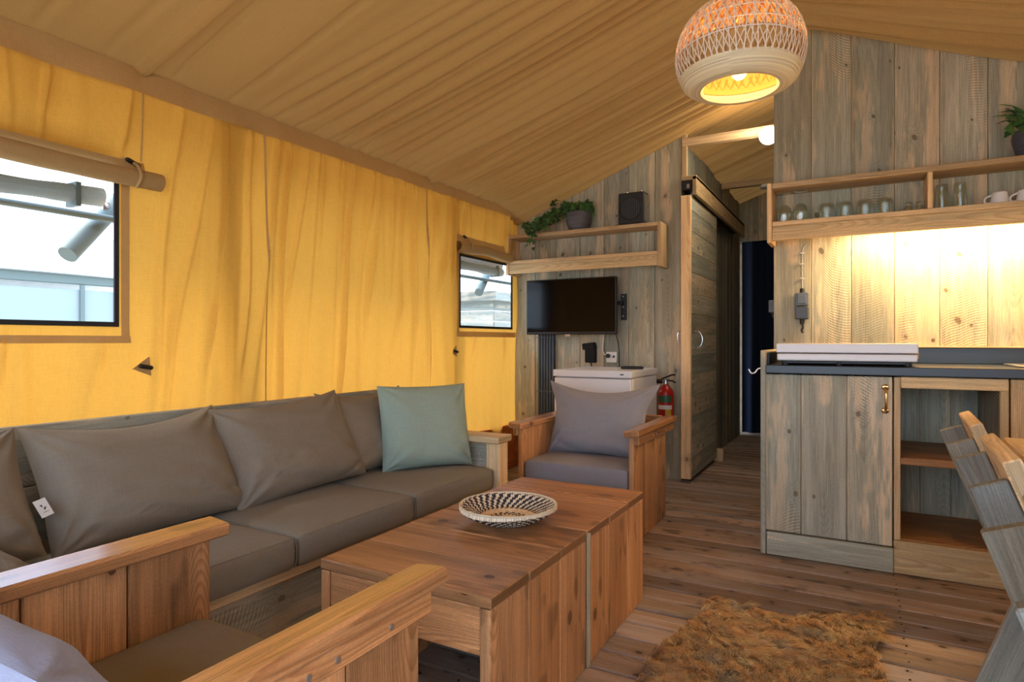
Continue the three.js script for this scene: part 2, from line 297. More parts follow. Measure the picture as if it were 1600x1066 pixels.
// windows in the left canvas: [d0, d1, y0, y1]
const WIN = [[-0.55, 1.365, 1.085, 1.725], [3.715, 4.5, 1.125, 1.66]];
const PLEAT = [];
{ let d = 0.4; while (d < 4.5) { PLEAT.push([d, rr(-0.16, -0.02), rr(0.014, 0.036), rr(0.009, 0.02), rr(0.7, 1.9)]); d += d > 1.5 && d < 3.4 ? rr(0.05, 0.16) : rr(0.12, 0.3); } }
function wallFold(D, Y) {
  let x = 0; const hang = sm(2.1, 1.2, Y) * 0.6 + 0.4, q = D + 0.1 * (Y - 1.2) * Math.sin(D * 2.2);
  x += (vn(q * 5 + 11, Y * 0.5 + 3) - 0.5) * 0.035 * hang + (vn(q * 11 + 5, Y * 0.6) - 0.5) * 0.038 + (vn(q * 24 + 8, Y * 0.8 + 2) - 0.5) * 0.012;
  const cr = vn(q * 4.2 + 60, Y * 0.45 + 9); x += 0.018 * Math.exp(-(((cr - 0.5) / 0.06) ** 2));
  for (const p of PLEAT) { const d = D - p[0] - p[1] * (2.05 - Y) - 0.02 * Math.sin(Y * 4 + p[0] * 11); if (Math.abs(d) < 0.08) x += p[2] * Math.exp(-((d / p[3]) ** 2)) * sm(p[4] - 0.5, p[4], Y) * sm(2.07, 1.95, Y); }
  for (const w of WIN) { const inD = sm(w[0] - 0.12, w[0], D) * sm(w[1] + 0.12, w[1], D), inY = sm(w[2] - 0.12, w[2] - 0.01, Y) * sm(w[3] + 0.12, w[3] + 0.01, Y); x *= 1 - 0.97 * inD * inY; }
  return x;
}
const eave = (D) => 2.062;
{
  const wl = structure('wall_left');
  // a grid with lines on the window edges
  const cuts = (a, b, step, marks) => { const s = new Set([a, b, ...marks.filter((m) => m > a && m < b)]); const r = [...s].sort((p, q) => p - q), out = []; for (let i = 0; i < r.length - 1; i++) { const n = Math.max(1, Math.round((r[i + 1] - r[i]) / step)); for (let k = 0; k < n; k++) out.push(lerp(r[i], r[i + 1], k / n)); } out.push(b); return out; };
  const Ds = cuts(DF, DT + 0.02, 0.008, WIN.flatMap((w) => [w[0], w[1]])), Ys = cuts(0.3, 2.075, 0.05, WIN.flatMap((w) => [w[2], w[3]]));
  const nu = Ds.length - 1, nv = Ys.length - 1;
  const g = sheet(nu, nv, (a, b) => { const D = Ds[Math.round(a * nu)], Y = Ys[Math.round(b * nv)]; return V(XL + wallFold(D, Y), Y === 2.075 ? 2.11 : Y, D); }, (a, b) => [Ds[Math.round(a * nu)] * 4, Ys[Math.round(b * nv)] * 4],
    (i, j) => WIN.some((w) => (Ds[i] + Ds[i + 1]) / 2 > w[0] && (Ds[i] + Ds[i + 1]) / 2 < w[1] && (Ys[j] + Ys[j + 1]) / 2 > w[2] && (Ys[j] + Ys[j + 1]) / 2 < w[3]));
  mesh('canvas', g, yellowCanvas, wl);
  const strip = (name, d0, d1, y0, y1, lift, m, n = 12, mm = 4, sag = null) => mesh(name, sheet(n, mm, (a, b) => { const D = lerp(d0, d1, a), Y = lerp(y0, y1, b); return V(XL + wallFold(D, Y) + lift + (sag ? sag(a, b) : 0), Y, D); }, (a, b) => [lerp(d0, d1, a) * 4, lerp(y0, y1, b) * 4]), m, wl);
  for (const D of [2.03, 3.335]) strip('seam', D - 0.003, D + 0.006, 0.31, 2.05, 0.005, hemCanvas, 2, 30);
  strip('seam', 1.437, 1.444, 1.74, 2.05, 0.006, hemCanvas, 2, 8);
  for (const [k, w] of WIN.entries()) {
    const far = k ? DT : w[1];
    const lo = k ? [1.06, 1.1] : [1.022, 1.05];
    strip('hem', w[0] - 0.04, w[1] + (k ? 0.06 : 0.04), lo[0], lo[1], 0.005, hemCanvas, 40, 2);
    if (!k) strip('hem', w[1] + 0.006, w[1] + 0.036, 1.05, w[3] + 0.02, 0.006, hemCanvas, 3, 12);
    else { strip('hem', w[0] - 0.035, w[0] - 0.006, 1.1, w[3] + 0.02, 0.006, hemCanvas, 3, 12); }
  }
}
{ // valance flap along the eave
  const v = structure('trim_1');
  mesh('valance', sheet(260, 5, (a, b) => { const D = lerp(DF, DT, a), y = lerp(roofY(XL + 0.02, Math.min(D, 4.3)) + 0.01, 1.985 + 0.012 * D, b); return V(XL + 0.032 + 0.012 * b + (vn(D * 9, b * 0.7) - 0.5) * 0.02 * (0.3 + b), y, D); }, (a, b) => [a * 24, b * 0.3]), hemCanvas, v);
}
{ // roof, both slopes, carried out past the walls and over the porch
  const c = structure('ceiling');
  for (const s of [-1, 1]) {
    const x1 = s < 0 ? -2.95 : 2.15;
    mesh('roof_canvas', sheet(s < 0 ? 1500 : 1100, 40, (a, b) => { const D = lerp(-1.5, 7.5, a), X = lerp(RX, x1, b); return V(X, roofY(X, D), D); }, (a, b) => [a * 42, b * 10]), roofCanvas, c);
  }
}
{ // right canvas wall and the glazed front, behind the camera
  const wr = structure('wall_right');
  const hole = [-0.9, 1.2, 0.95, 1.75];
  const piece = (d0, d1, y0, y1) => mesh('canvas', sheet(Math.max(2, Math.round((d1 - d0) / 0.05)), 10, (a, b) => { const D = lerp(d0, d1, a), Y = lerp(y0, y1, b); return V(XR - 0.8 * (vn(D * 5 + 3, Y * 0.5) - 0.5) * 0.03, Y, D); }, (a, b) => [lerp(d0, d1, a) * 4, lerp(y0, y1, b) * 4]), yellowCanvas, wr);
  piece(DF, hole[0], 0.0, 2.15); piece(hole[1], DE + 0.1, 0.0, 2.15); piece(hole[0], hole[1], 0.0, hole[2]); piece(hole[0], hole[1], hole[3], 2.15);
  mesh('pane', sheet(1, 1, (a, b) => V(XR, lerp(hole[2], hole[3], b), lerp(hole[0], hole[1], a))), pane, wr);
  const wf = structure('wall_front');
  const fr = (x0, x1, y0, y1, topped) => mesh('canvas', sheet(Math.max(2, Math.round((x1 - x0) / 0.05)), 12, (a, b) => { const X = lerp(x0, x1, a), Y = lerp(y0, topped ? roofY(X, DF) + 0.01 : y1, b); return V(X, Y, DF + (vn(X * 5, Y * 0.5) - 0.5) * 0.03); }, (a, b) => [lerp(x0, x1, a) * 4, b * 8]), yellowCanvas, wf);
  fr(XL, -2.2, 0, 0, true); fr(1.4, XR, 0, 0, true); fr(-2.2, 1.4, 2.0, 0, true);
  for (const X of [-2.2, -1.0, 0.2, 1.4]) board(wf, 'post', lightWood, [X - 0.035, X + 0.035], [0, 2.02], [DF - 0.035, DF + 0.035], 'y');
  mesh('pane', sheet(1, 1, (a, b) => V(lerp(-2.17, 1.37, a), lerp(0.02, 2, b), DF)), pane, wf);
}
// board walls
const topL = (D) => (X) => roofY(X, D) + 0.012;
{
  const wb = structure('wall_back'); const edges = [-2.53, -2.335, -2.135, -1.935, -1.732, -1.53, -1.33, -1.13];
  for (let i = 0; i < edges.length - 1; i++) board(wb, 'board', greyWood, [edges[i] + 0.0015, edges[i + 1] - 0.0015], [0, 2.6], [DT + rr(-0.002, 0.002), DT + 0.03], 'y', { lane: [3, 0, 1, 4, 2, 3, 0][i], top: (X) => roofY(X, DT - 0.01) + 0.012, ch: 0.0025 });
}
{
  const wk = structure('wall_kitchen'); const E = [-0.42, -0.225, -0.03, 0.17, 0.367, 0.565, 0.76, 0.955, 1.15, 1.345, 1.54, 1.7];
  for (let i = 0; i < E.length - 1; i++) board(wk, 'board', greyWood, [E[i] + 0.001, E[i + 1] - 0.001], [0, 2.8], [DK + rr(-0.0015, 0.0015), DK + 0.03], 'y', { lane: [0, 1, 2, 4, 3, 0, 2, 1, 3, 4, 0][i], top: (X) => Math.min(roofY(X, DK - 0.01), 2.79) + 0.015, ch: 0.0025 });
}
{
  const wh = structure('wall_hall_left'); let d = DT + 0.03, i = 0;
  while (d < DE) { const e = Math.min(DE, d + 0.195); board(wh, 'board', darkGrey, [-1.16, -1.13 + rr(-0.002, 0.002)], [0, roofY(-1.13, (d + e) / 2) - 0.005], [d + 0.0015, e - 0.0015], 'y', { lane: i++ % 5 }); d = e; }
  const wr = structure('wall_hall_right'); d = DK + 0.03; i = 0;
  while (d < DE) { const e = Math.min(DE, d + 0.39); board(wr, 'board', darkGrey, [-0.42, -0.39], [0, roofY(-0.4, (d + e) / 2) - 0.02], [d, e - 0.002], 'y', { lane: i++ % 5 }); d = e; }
  const we = structure('wall_hall_end');
  for (let k = 0; k < 4; k++) board(we, 'board', greyWood, [-1.13 + k * 0.19, -1.13 + (k + 1) * 0.19 - 0.002], [2.12, 2.7], [DE, DE + 0.03], 'y', { lane: k, top: topL(DE) });
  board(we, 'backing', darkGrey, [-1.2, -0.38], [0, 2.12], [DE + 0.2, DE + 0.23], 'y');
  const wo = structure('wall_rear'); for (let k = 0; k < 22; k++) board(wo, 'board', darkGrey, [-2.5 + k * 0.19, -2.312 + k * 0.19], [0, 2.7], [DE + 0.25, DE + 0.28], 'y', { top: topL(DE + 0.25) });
}
{ // low boarding under the left canvas
  const b = structure('baseboard_left'); let d = DF, i = 0;
  while (d < DT) { board(b, 'board', redWood, [XL - 0.02, XL + 0.025], [0.0, 0.345], [d + 0.0015, Math.min(DT, d + 0.29) - 0.0015], 'd', { lane: i++ % 5 }); d += 0.29; }
  board(b, 'batten', redWood, [XL - 0.02, XL + 0.045], [0, 0.05], [DF, DT], 'd');
}
{ // beams over the hall
  const b1 = structure('beam'); board(b1, 'beam_board', lightWood, [-1.128, -0.39], [2.455, 2.515], [DT - 0.005, DT + 0.05], 'x');
  const b2 = structure('beam'); board(b2, 'beam_board', lightWood, [-1.128, -0.42], [2.47, 2.525], [6.12, 6.17], 'x');
  const b3 = structure('beam'); board(b3, 'beam_board', greyLight, [-1.128, -1.09], [2.215, roofY(-1.1, 4.62) - 0.01], [DT - 0.003, DT + 0.028], 'y');
}
{ // sliding plank door with its rail box
  const dr = structure('door_1'); let y = 0.035, i = 0;
  board(dr, 'stile', paleWood, [-1.122, -1.052], [0.03, 2.085], [DT - 0.055, DT - 0.02], 'y');
  while (y < 2.08) { const e = Math.min(2.085, y + 0.1495); board(dr, 'plank', greyWood, [-1.085, -1.052 + rr(-0.001, 0.001)], [y + 0.0008, e - 0.0008], [DT - 0.02, 5.49], 'd', { lane: i++ % 5, ch: 0.002 }); y = e; }
  board(dr, 'guide_block', lightWood, [-1.1, -1.0], [0, 0.11], [5.5, 5.56], 'y');
  const h = mesh('handle', mergeGeometries([tube([V(-1.05, 1.1, 4.66), V(-1.015, 1.095, 4.66), V(-0.995, 1.06, 4.66), V(-0.995, 1.02, 4.66), V(-1.015, 0.985, 4.66), V(-1.05, 0.98, 4.66)], 0.006), new THREE.CylinderGeometry(0.012, 0.012, 0.004, 16).rotateZ(Math.PI / 2).translate(-1.05, 1.1, -4.66), new THREE.CylinderGeometry(0.012, 0.012, 0.004, 16).rotateZ(Math.PI / 2).translate(-1.05, 0.98, -4.66)]), chrome, dr);
  mesh('handle', tube([V(-1.122, 1.1, DT - 0.04), V(-1.14, 1.095, DT - 0.05), V(-1.142, 1.02, DT - 0.05), V(-1.122, 0.98, DT - 0.04)], 0.005), chrome, dr);
  const rb = structure('door_rail');
  board(rb, 'fascia', greyLight, [-1.045, -1.015], [2.09, 2.225], [DT - 0.03, 6.75], 'd', { lane: 2 });
  board(rb, 'cover', lightWood, [-1.128, -1.015], [2.2, 2.23], [DT - 0.03, 6.75], 'd');
  board(rb, 'track', black, [-1.125, -1.05], [2.13, 2.2], [DT - 0.02, 6.7], 'd');
  mesh('bracket', new THREE.BoxGeometry(0.02, 0.03, 0.012).translate(-1.075, 2.155, -(DT - 0.028)), steel, rb);
  for (const q of [0, 1]) board(rb, 'hanger', steel, [-1.09, -1.07], [2.08, 2.14], [DT + 0.1 + q * 0.6, DT + 0.14 + q * 0.6], 'y');
}
{ // navy curtain at the end of the hall
  const navy = cloth('navy_cloth', 0x202b40); navy.sheen = 0.1;
  const c = thing('curtain', 'navy blue curtain hanging in the doorway at the end of the hallway', 'curtain', [-0.75, 0, DE + 0.06]);
  mesh('drape', sheet(90, 16, (a, b) => { const X = lerp(-1.12, -0.4, a); return L(c, X, lerp(0.02, 2.13, b), DE + 0.06 + 0.022 * Math.sin(X * 46 + 1.5 * vn(X * 6, b)) + 0.014 * Math.sin(X * 21 + b)); }, (a, b) => [a * 3, b * 8]), navy, c);
  mesh('curtain_rod', rod(L(c, -1.12, 2.13, DE + 0.06), L(c, -0.4, 2.13, DE + 0.06), 0.012), black, c);
}
// windows of the left canvas
const bind = mat('black_window_binding', 0x1c1d22, 0.7);
for (const [k, w] of WIN.entries()) {
  const s = structure('window_' + (k + 1)), [d0, d1, y0, y1] = w, b = 0.018, x = [XL - 0.003, XL + 0.006];
  board(s, 'window_frame', bind, x, [y0, y0 + b], [d0, d1], 'd', { ch: 0.001 }); board(s, 'window_frame', bind, x, [y1 - b, y1], [d0, d1], 'd', { ch: 0.001 });
  board(s, 'window_frame', bind, x, [y0 + b, y1 - b], [d1 - b, d1], 'y', { ch: 0.001 }); board(s, 'window_frame', bind, x, [y0 + b, y1 - b], [d0, d0 + b], 'y', { ch: 0.001 });
  mesh('pane', sheet(1, 1, (a, c) => V(XL, lerp(y0, y1, c), lerp(d0, d1, a))), pane, s);
}
// ---------------------------------------------------------------- outdoors, seen through the windows
const plainWhite = mat('pale_tent_cloth', 0x8f9c9a, 0.9), paintGrey = mat('grey_green_pole', 0x5c6c68, 0.6), gravel = mat('pale_gravel', 0xc6c3ba, 0.95);
{
  const g = structure('ground'); mesh('ground_surface', new THREE.CircleGeometry(60, 48).rotateX(-Math.PI / 2).translate(0, -0.2, 0), gravel, g);
}
{ // posts close behind the canvas
  for (const [D, label] of [[1.87, 'grey tent post behind the yellow canvas, beside the large window'], [3.655, 'grey tent post behind the yellow canvas, by the small window']]) {
    const p = thing('tent_post', label, 'post', [XL - 0.065, -0.2, D]);
    mesh('pole', rod(new THREE.Vector3(0, 0, 0), new THREE.Vector3(0, 2.25, 0), 0.04), paintGrey, p);
    mesh('foot', cyl(0.07, 0.07, 0.02).translate(0, 0.01, 0), paintGrey, p);
  }
}
{ // roof struts and the eave poles of the fly sheet
  const strut = (X, a, b, label) => { const g = thing('roof_strut', label, 'pole', [X, a[1], a[0]]); const A = L(g, X, a[1], a[0]), B = L(g, X - 0.25, b[1], b[0]); mesh('pole', rod(A, B, 0.042, 20), paintGrey, g);
    const m = A.clone().lerp(B, 0.35); m.y += 0.05; mesh('clamp', mergeGeometries([new THREE.BoxGeometry(0.05, 0.04, 0.03).translate(m.x, m.y, m.z), cyl(0.008, 0.008, 0.1, 8).rotateZ(0.9).translate(m.x, m.y + 0.03, m.z)]), steel, g); };
  strut(-3.2, [1.52, 1.43], [2.1, 2.05], 'grey green slanting roof pole seen through the large window');
  strut(-3.2, [5.1, 1.5], [5.9, 2.05], 'grey green slanting roof pole seen through the small window');
  const bar = thing('eave_pole', 'grey green horizontal pole crossing outside the windows', 'pole', [-3.2, 1.63, 2.5]);
  mesh('pole', rod(L(bar, -3.2, 1.622, -2), L(bar, -3.2, 1.64, 9), 0.017), paintGrey, bar);
}
{ // outer storm flaps rolled up above the windows
  const flap = canvasMat('grey_green_flap', 0xb9c2bd, 0.35);
  for (const [k, w] of WIN.entries()) {
    const d0 = w[0] - 0.1, d1 = w[1] - 0.01, g = thing('storm_flap', k ? 'grey storm flap rolled up outside the small window' : 'grey storm flap sagging in a roll outside the large window', 'flap', [XL - 0.1, 1.6, (d0 + d1) / 2]);
    mesh('roll', sheet(60, 12, (a, b) => { const D = lerp(d0, d1, a), r = 0.03 + 0.008 * vn(D * 9, 4), th = b * 6.2832, y = w[3] - (k ? 0.06 : 0.13) - 0.035 * Math.sin(a * 3.14) * (k ? 0 : 1); return L(g, XL - 0.1 + r * Math.cos(th), y + r * Math.sin(th), D); }, (a, b) => [a * 7, b]), flap, g);
    mesh('flap_top', sheet(40, 4, (a, b) => { const D = lerp(d0, d1, a); return L(g, XL - 0.06 - 0.03 * b, lerp(w[3] + 0.05, w[3] - (k ? 0.04 : 0.06), b), D); }), outerCanvas, g);
    mesh('strap', new THREE.BoxGeometry(0.075, 0.09, 0.018).translate(0, w[3] - (k ? 0.06 : 0.14) - 1.6, -(w[1] - 0.11 - (d0 + d1) / 2)), paintGrey, g);
  }
}
{ // neighbouring tent
  const n = thing('neighbour_tent', 'pale canvas tent with a grey eave band, seen through the large window', 'tent', [-10, -0.2, 3]);
  const box = (name, m, x0, x1, y0, y1, d0, d1) => { const b = mesh(name, blockGeo(x1 - x0, y1 - y0, d1 - d0, 2, { ch: 0.01 }), m, n); b.position.copy(L(n, (x0 + x1) / 2, (y0 + y1) / 2, (d0 + d1) / 2)); };
  box('tent_wall', plainWhite, -14, -10, -0.2, 1.78, -6, 7.2);
  box('eave_band', paintGrey, -10.06, -9.98, 1.86, 1.99, -6.3, 7.5);
  mesh('tent_roof', sheet(30, 8, (a, b) => L(n, lerp(-9.9, -12, b), lerp(2.0, 2.9, b), lerp(-6.4, 7.6, a))), outerCanvas, n);
  mesh('tent_roof', sheet(30, 8, (a, b) => L(n, lerp(-14.1, -12, b), lerp(2.0, 2.9, b), lerp(-6.4, 7.6, a))), outerCanvas, n);
  for (const D of [4.9, 5.4, 2.2]) box('tent_post', paintGrey, -9.99, -9.95, -0.2, 1.85, D, D + 0.06);
}
{ // board shed beyond the small window
  const shedM = woods(T1, 'pale_shed_board', [[0.62, 0.68, 0.76], [0.55, 0.61, 0.68]], 0.85, 0.001);
  const s = thing('shed', 'pale board shed behind the small window', 'shed', [-6.4, -0.2, 11]);
  let y = -0.2; while (y < 1.75) { board(s, 'board', shedM, [-7.4, -5.9], [y, y + 0.19], [9.9, 9.95], 'x'); board(s, 'board', shedM, [-5.94, -5.9], [y, y + 0.19], [9.95, 13], 'd'); y += 0.2; }
  board(s, 'roof_edge', shedM, [-7.6, -5.75], [1.78, 1.95], [9.75, 13.2], 'd');
  const f = thing('fence', 'white garden fence beside the pale shed', 'fence', [-8, -0.2, 9.5]);
  for (let k = 0; k < 9; k++) board(f, 'post', plainWhite, [-8.6 + k * 0.18, -8.5 + k * 0.18], [-0.2, 1.35 + 0.04 * (k % 3)], [9.3, 9.34], 'y');
  board(f, 'rail', plainWhite, [-8.7, -7], [0.9, 1.0], [9.34, 9.37], 'x');
}
// ---------------------------------------------------------------- sofa
const screwM = mat('zinc_screw', 0xc4c0b8, 0.35, 0.9);
{
  const o = [-1.95, 0, 1.5], s = thing('sofa', 'long grey scaffold board sofa standing against the yellow canvas wall', 'sofa', o);
  const d0 = 0.2, d1 = 2.63, xf = -1.60;
  board(s, 'back_board', greyWood, [-2.275, -2.245], [0.58, 0.768], [d0, d1], 'd', { lane: 2 });
  board(s, 'back_board', greyWood, [-2.275, -2.245], [0.385, 0.577], [d0, d1], 'd', { lane: 0 });
  board(s, 'seat_rail', greyLight, [xf - 0.05, xf + 0.012], [0.268, 0.30], [d0, d1], 'd');
  board(s, 'front_board', greyWood, [xf - 0.04, xf - 0.012], [0.075, 0.267], [d0, d1], 'd', { lane: 2 });
  board(s, 'seat_board', greyLight, [-2.24, xf - 0.05], [0.27, 0.30], [d0, d1], 'd');
  for (const D of [0.9, 1.7]) board(s, 'foot', greyLight, [-1.72, -1.66], [0, 0.27], [D, D + 0.06], 'y');
  // the arm at the far end: front post, framed panel, rail
  board(s, 'arm_post', lightWood, [-1.61, -1.535], [0, 0.528], [2.635, 2.72], 'y', { lane: 1 });
  board(s, 'arm_post', greyLight, [-2.28, -2.2], [0, 0.528], [2.635, 2.72], 'y');
  board(s, 'arm_panel', greyWood, [-2.2, -1.61], [0.14, 0.334], [2.66, 2.69], 'x', { lane: 4 });
  board(s, 'arm_panel', greyWood, [-2.2, -1.61], [0.336, 0.528], [2.66, 2.69], 'x', { lane: 2 });
  board(s, 'arm_rail', greyLight, [-2.3, -1.52], [0.53, 0.562], [2.6, 2.735], 'x', { lane: 3 });
  for (let k = 0; k < 4; k++) board(s, 'arm_panel', greyWood, [-2.25 + k * 0.16, -2.092 + k * 0.16], [0, 0.53], [0.16, 0.19], 'y');
  board(s, 'arm_rail', greyLight, [-2.3, -1.52], [0.53, 0.562], [0.12, 0.24], 'x');
}
{ // seat cushions
  const labels = ['taupe seat cushion at the near end of the sofa, mostly behind the near armchair', 'taupe seat cushion of the sofa just beyond the near armchair arm', 'taupe middle seat cushion of the sofa, behind the coffee table corner', 'taupe seat cushion at the far end of the sofa, under the sage green cushion'];
  const e = [0.2, 0.8, 1.405, 2.012, 2.628];
  for (let k = 0; k < 4; k++) {
    const c = thing('seat_cushion', labels[k], 'cushion', [-1.9, 0.301, (e[k] + e[k + 1]) / 2], 0, 'seat cushions along the sofa');
    const w = e[k + 1] - e[k] - 0.006;
    const m = mesh('cover', softBox(0.68, 0.108, w, 0.022, 0.012, k * 3).translate(0, 0.054, 0), taupeSeat, c);
    const seam = (x) => tube([new THREE.Vector3(x, 0.012, -w / 2 + 0.006), new THREE.Vector3(x, 0.05, -w / 2 - 0.001), new THREE.Vector3(x, 0.096, -w / 2 + 0.006)], 0.0025, 8, 6);
    mesh('piping', mergeGeometries([seam(0.335), tube([new THREE.Vector3(0.332, 0.101, -w / 2 + 0.02), new THREE.Vector3(0.333, 0.103, 0), new THREE.Vector3(0.332, 0.101, w / 2 - 0.02)], 0.0022, 16, 6)]), taupeSeat, c);
  }
}
// loose cushions: set by their bottom middle, leaning back from the vertical
function standing(o, base, yaw, lean, roll = 0) { o.position.copy(V(...base)); o.rotation.set(0, 0, 0); const q = new THREE.Quaternion().setFromAxisAngle(new THREE.Vector3(0, 1, 0), yaw); q.multiply(new THREE.Quaternion().setFromAxisAngle(new THREE.Vector3(1, 0, 0), -lean)); q.multiply(new THREE.Quaternion().setFromAxisAngle(new THREE.Vector3(0, 0, 1), roll)); o.quaternion.copy(q); return o; }
function cushion(label, m, w, h, t, seed, base, yaw, lean, roll, o = {}) {
  const c = thing('cushion', label, 'cushion', [0, 0, 0], 0, o.group);
  mesh('cover', pillowGeo(w, h, t, seed, o).translate(0, h / 2, 0), m, c);
  standing(c, base, yaw, lean, roll); return c;
}
const R90 = Math.PI / 2, BG = 'taupe back cushions on the sofa';
{
  const Y = 0.418;
  const c0 = cushion('taupe back cushion with a white tag, at the near sofa end', taupe, 0.63, 0.39, 0.17, 2, [-1.96, Y + 0.02, 0.565], R90, 0.5, 0, { group: BG, slump: 0.03 });
  const c1 = cushion('wide taupe back cushion leaning on the sofa back, level with the large window', taupe, 0.64, 0.415, 0.17, 5, [-1.97, Y - 0.005, 1.215], R90, 0.48, 0.02, { group: BG, slump: 0.035 });
  const c2 = cushion('taupe back cushion in the middle of the sofa, overlapping the one behind the sage cushion', taupe, 0.66, 0.415, 0.17, 8, [-1.95, Y, 1.815], R90 - 0.04, 0.46, 0.05, { group: BG, slump: 0.02 });
  const c3 = cushion('taupe back cushion half hidden behind the sage green cushion', taupe, 0.6, 0.41, 0.17, 11, [-1.99, Y, 2.33], R90, 0.42, 0.0, { group: BG, slump: 0.03 });
  const c4 = cushion('sage green square cushion standing at the far end of the sofa', sage, 0.455, 0.41, 0.15, 14, [-1.80, Y, 2.42], 0.98, 0.26, 0.0, { ear: 0.045 });
  const c5 = cushion('taupe cushion lying flat under the tagged back cushion at the near sofa end', taupe, 0.62, 0.4, 0.15, 31, [-1.64, Y + 0.05, 0.44], R90, 1.45, 0, {});
  // white woven tag sewn into the edge of the near cushion
  const cv = document.createElement('canvas'); cv.width = 96; cv.height = 128; const g = cv.getContext('2d');
  g.fillStyle = '#d9d6cf'; g.fillRect(0, 0, 96, 128); g.fillStyle = '#26262c';
  g.beginPath(); g.moveTo(30, 40); g.lineTo(48, 40); g.lineTo(44, 62); g.closePath(); g.fill(); g.beginPath(); g.moveTo(54, 62); g.lineTo(72, 62); g.lineTo(50, 84); g.lineTo(46, 76); g.closePath(); g.fill(); g.fillRect(30, 94, 44, 3);
  const tt = new THREE.CanvasTexture(cv); tt.colorSpace = THREE.SRGBColorSpace;
  const tagM = mat('woven_tag', 0xffffff, 0.7, 0, { map: tt, side: THREE.DoubleSide });
  mesh('tag', new THREE.BoxGeometry(0.032, 0.052, 0.0015).rotateZ(0.25).translate(0.312, 0.12, 0.05), tagM, c0);
  mesh('tag', new THREE.BoxGeometry(0.03, 0.022, 0.0015).rotateZ(0.6).translate(0.05, 0.345, 0.075), black, c3);
}
// ---------------------------------------------------------------- armchairs
function armchair(label, o, turn, backCut) {
  // local frame: sitter looks along +z, seat between x = -0.3 and 0.3
  const g = thing('armchair', label, 'armchair', o, turn, 'brown board armchairs at the coffee table');
  const B = (name, m, x, y, z, gr, q) => { const b = mesh(name, blockGeo(x[1] - x[0], y[1] - y[0], z[1] - z[0], gr, q || {}), pick(m), g); b.position.set((x[0] + x[1]) / 2, (y[0] + y[1]) / 2, (z[0] + z[1]) / 2); return b; };
  for (const s of [-1, 1]) {
    const X = (a, b) => s > 0 ? [a, b] : [-b, -a];
    for (let k = 0; k < 3; k++) B('side_board', brownWood, X(0.305, 0.333), [0, 0.545], [-0.262 + k * 0.198, -0.068 + k * 0.198], 1, { lane: (k * 2 + (s > 0 ? 1 : 0)) % 5 });
    B('arm_rail', railWood, X(0.29, 0.372), [0.547, 0.58], [-0.375, 0.375], 2, { ch: 0.006, lane: s > 0 ? 0 : 3 });
    g.children[g.children.length - 1].rotation.z = 0.09 * s;
    const bt = B('side_batten', railWood, X(0.334, 0.36), [0.503, 0.546], [-0.35, 0.335], 2, { ch: 0.004 });
    for (const z of [0.03, 0.09, 0.22, -0.15]) mesh('screw', cyl(0.0055, 0.0055, 0.004, 10).rotateZ(R90).translate(s * 0.0145, 0.0, z), screwM, bt);
  }
  for (let k = 0; k < 2; k++) B('back_board', brownWood, [-0.304, 0.304], [0.2 + k * 0.195, 0.393 + k * 0.195], [-0.3, -0.272], 0);
  B('seat_board', brownWood, [-0.304, 0.304], [0.235, 0.262], [-0.27, 0.3], 0);
  B('front_board', brownWood, [-0.304, 0.304], [0.06, 0.234], [0.265, 0.293], 0);
  return g;
}
const chairA = armchair('brown board armchair in the foreground, seen from behind its arms', [-1.081, 0, 0.645], Math.PI);
const chairB = armchair('brown board armchair with a grey cushion in front of the white fridge', [-1.318, 0, 3.37], 0);
{
  const seat = (label, o) => { const c = thing('seat_cushion', label, 'cushion', o, 0, 'armchair seat cushions'); mesh('cover', softBox(0.6, 0.11, 0.58, 0.022, 0.01, 9).translate(0, 0.055, 0), label.startsWith('grey') ? greyCushion : taupeSeat, c); return c; };
  seat('brown taupe seat cushion lying in the foreground armchair', [-1.081, 0.263, 0.66]);
  seat('grey seat cushion lying in the far armchair by the fridge', [-1.318, 0.263, 3.335]);
  cushion('back cushion coloured with painted blue window light, standing in the foreground armchair, cut by the picture edge', blueLit, 0.56, 0.32, 0.16, 21, [-1.07, 0.372, 0.50], Math.PI, 0.5, 0.0, { ear: 0.03, cr: 0 });
  cushion('grey back cushion with two pointed corners leaning in the far armchair', greyCushion, 0.59, 0.44, 0.16, 27, [-1.312, 0.372, 3.33], 0, 0.32, 0, { ear: 0.07, slump: 0.05, flare: 0.16 });
}
// ---------------------------------------------------------------- two plank tables pushed together
function plankTable(label, d0) {
  const x0 = -1.292, x1 = -0.748, g = thing('coffee_table', label, 'table', [(x0 + x1) / 2, 0, d0 + 0.29], 0, 'coffee tables pushed together');
  for (let k = 0; k < 3; k++) {
    const a = d0 + k * 0.196, b = a + 0.1932;
    board(g, 'top_board', tableTop, [x0 - 0.004, x1 + 0.002], [0.402, 0.43 + rr(-0.001, 0.001)], [a, b], 'x', { lane: (k * 2 + (d0 > 1.5 ? 1 : 0)) % 5, ch: 0.003 });
    board(g, 'side_board', brownWood, [x1 - 0.03, x1], [0, 0.4], [a, b], 'y', { lane: (k + (d0 > 1.5 ? 2 : 0)) % 5 });
    board(g, 'side_board', brownWood, [x0, x0 + 0.03], [0, 0.4], [a, b], 'y');
  }
  for (const D of [d0 + 0.004, d0 + 0.55]) board(g, 'apron', tableTop, [x0 + 0.031, x1 - 0.031], [0.285, 0.4], [D, D + 0.028], 'x');
  return g;
}
plankTable('brown plank coffee table nearest the foreground armchair, with an open front', 1.242);
plankTable('brown plank coffee table under the woven bowl, joined to the nearer one', 1.838);
{ const s = thing('edge_strip', 'narrow grey strip standing in the joint between the two coffee tables', 'strip', [-0.742, 0, 1.834]); mesh('strip', blockGeo(0.014, 0.425, 0.012, 1, { ch: 0.003 }).translate(0, 0.2125, 0), greyLight[0], s); }
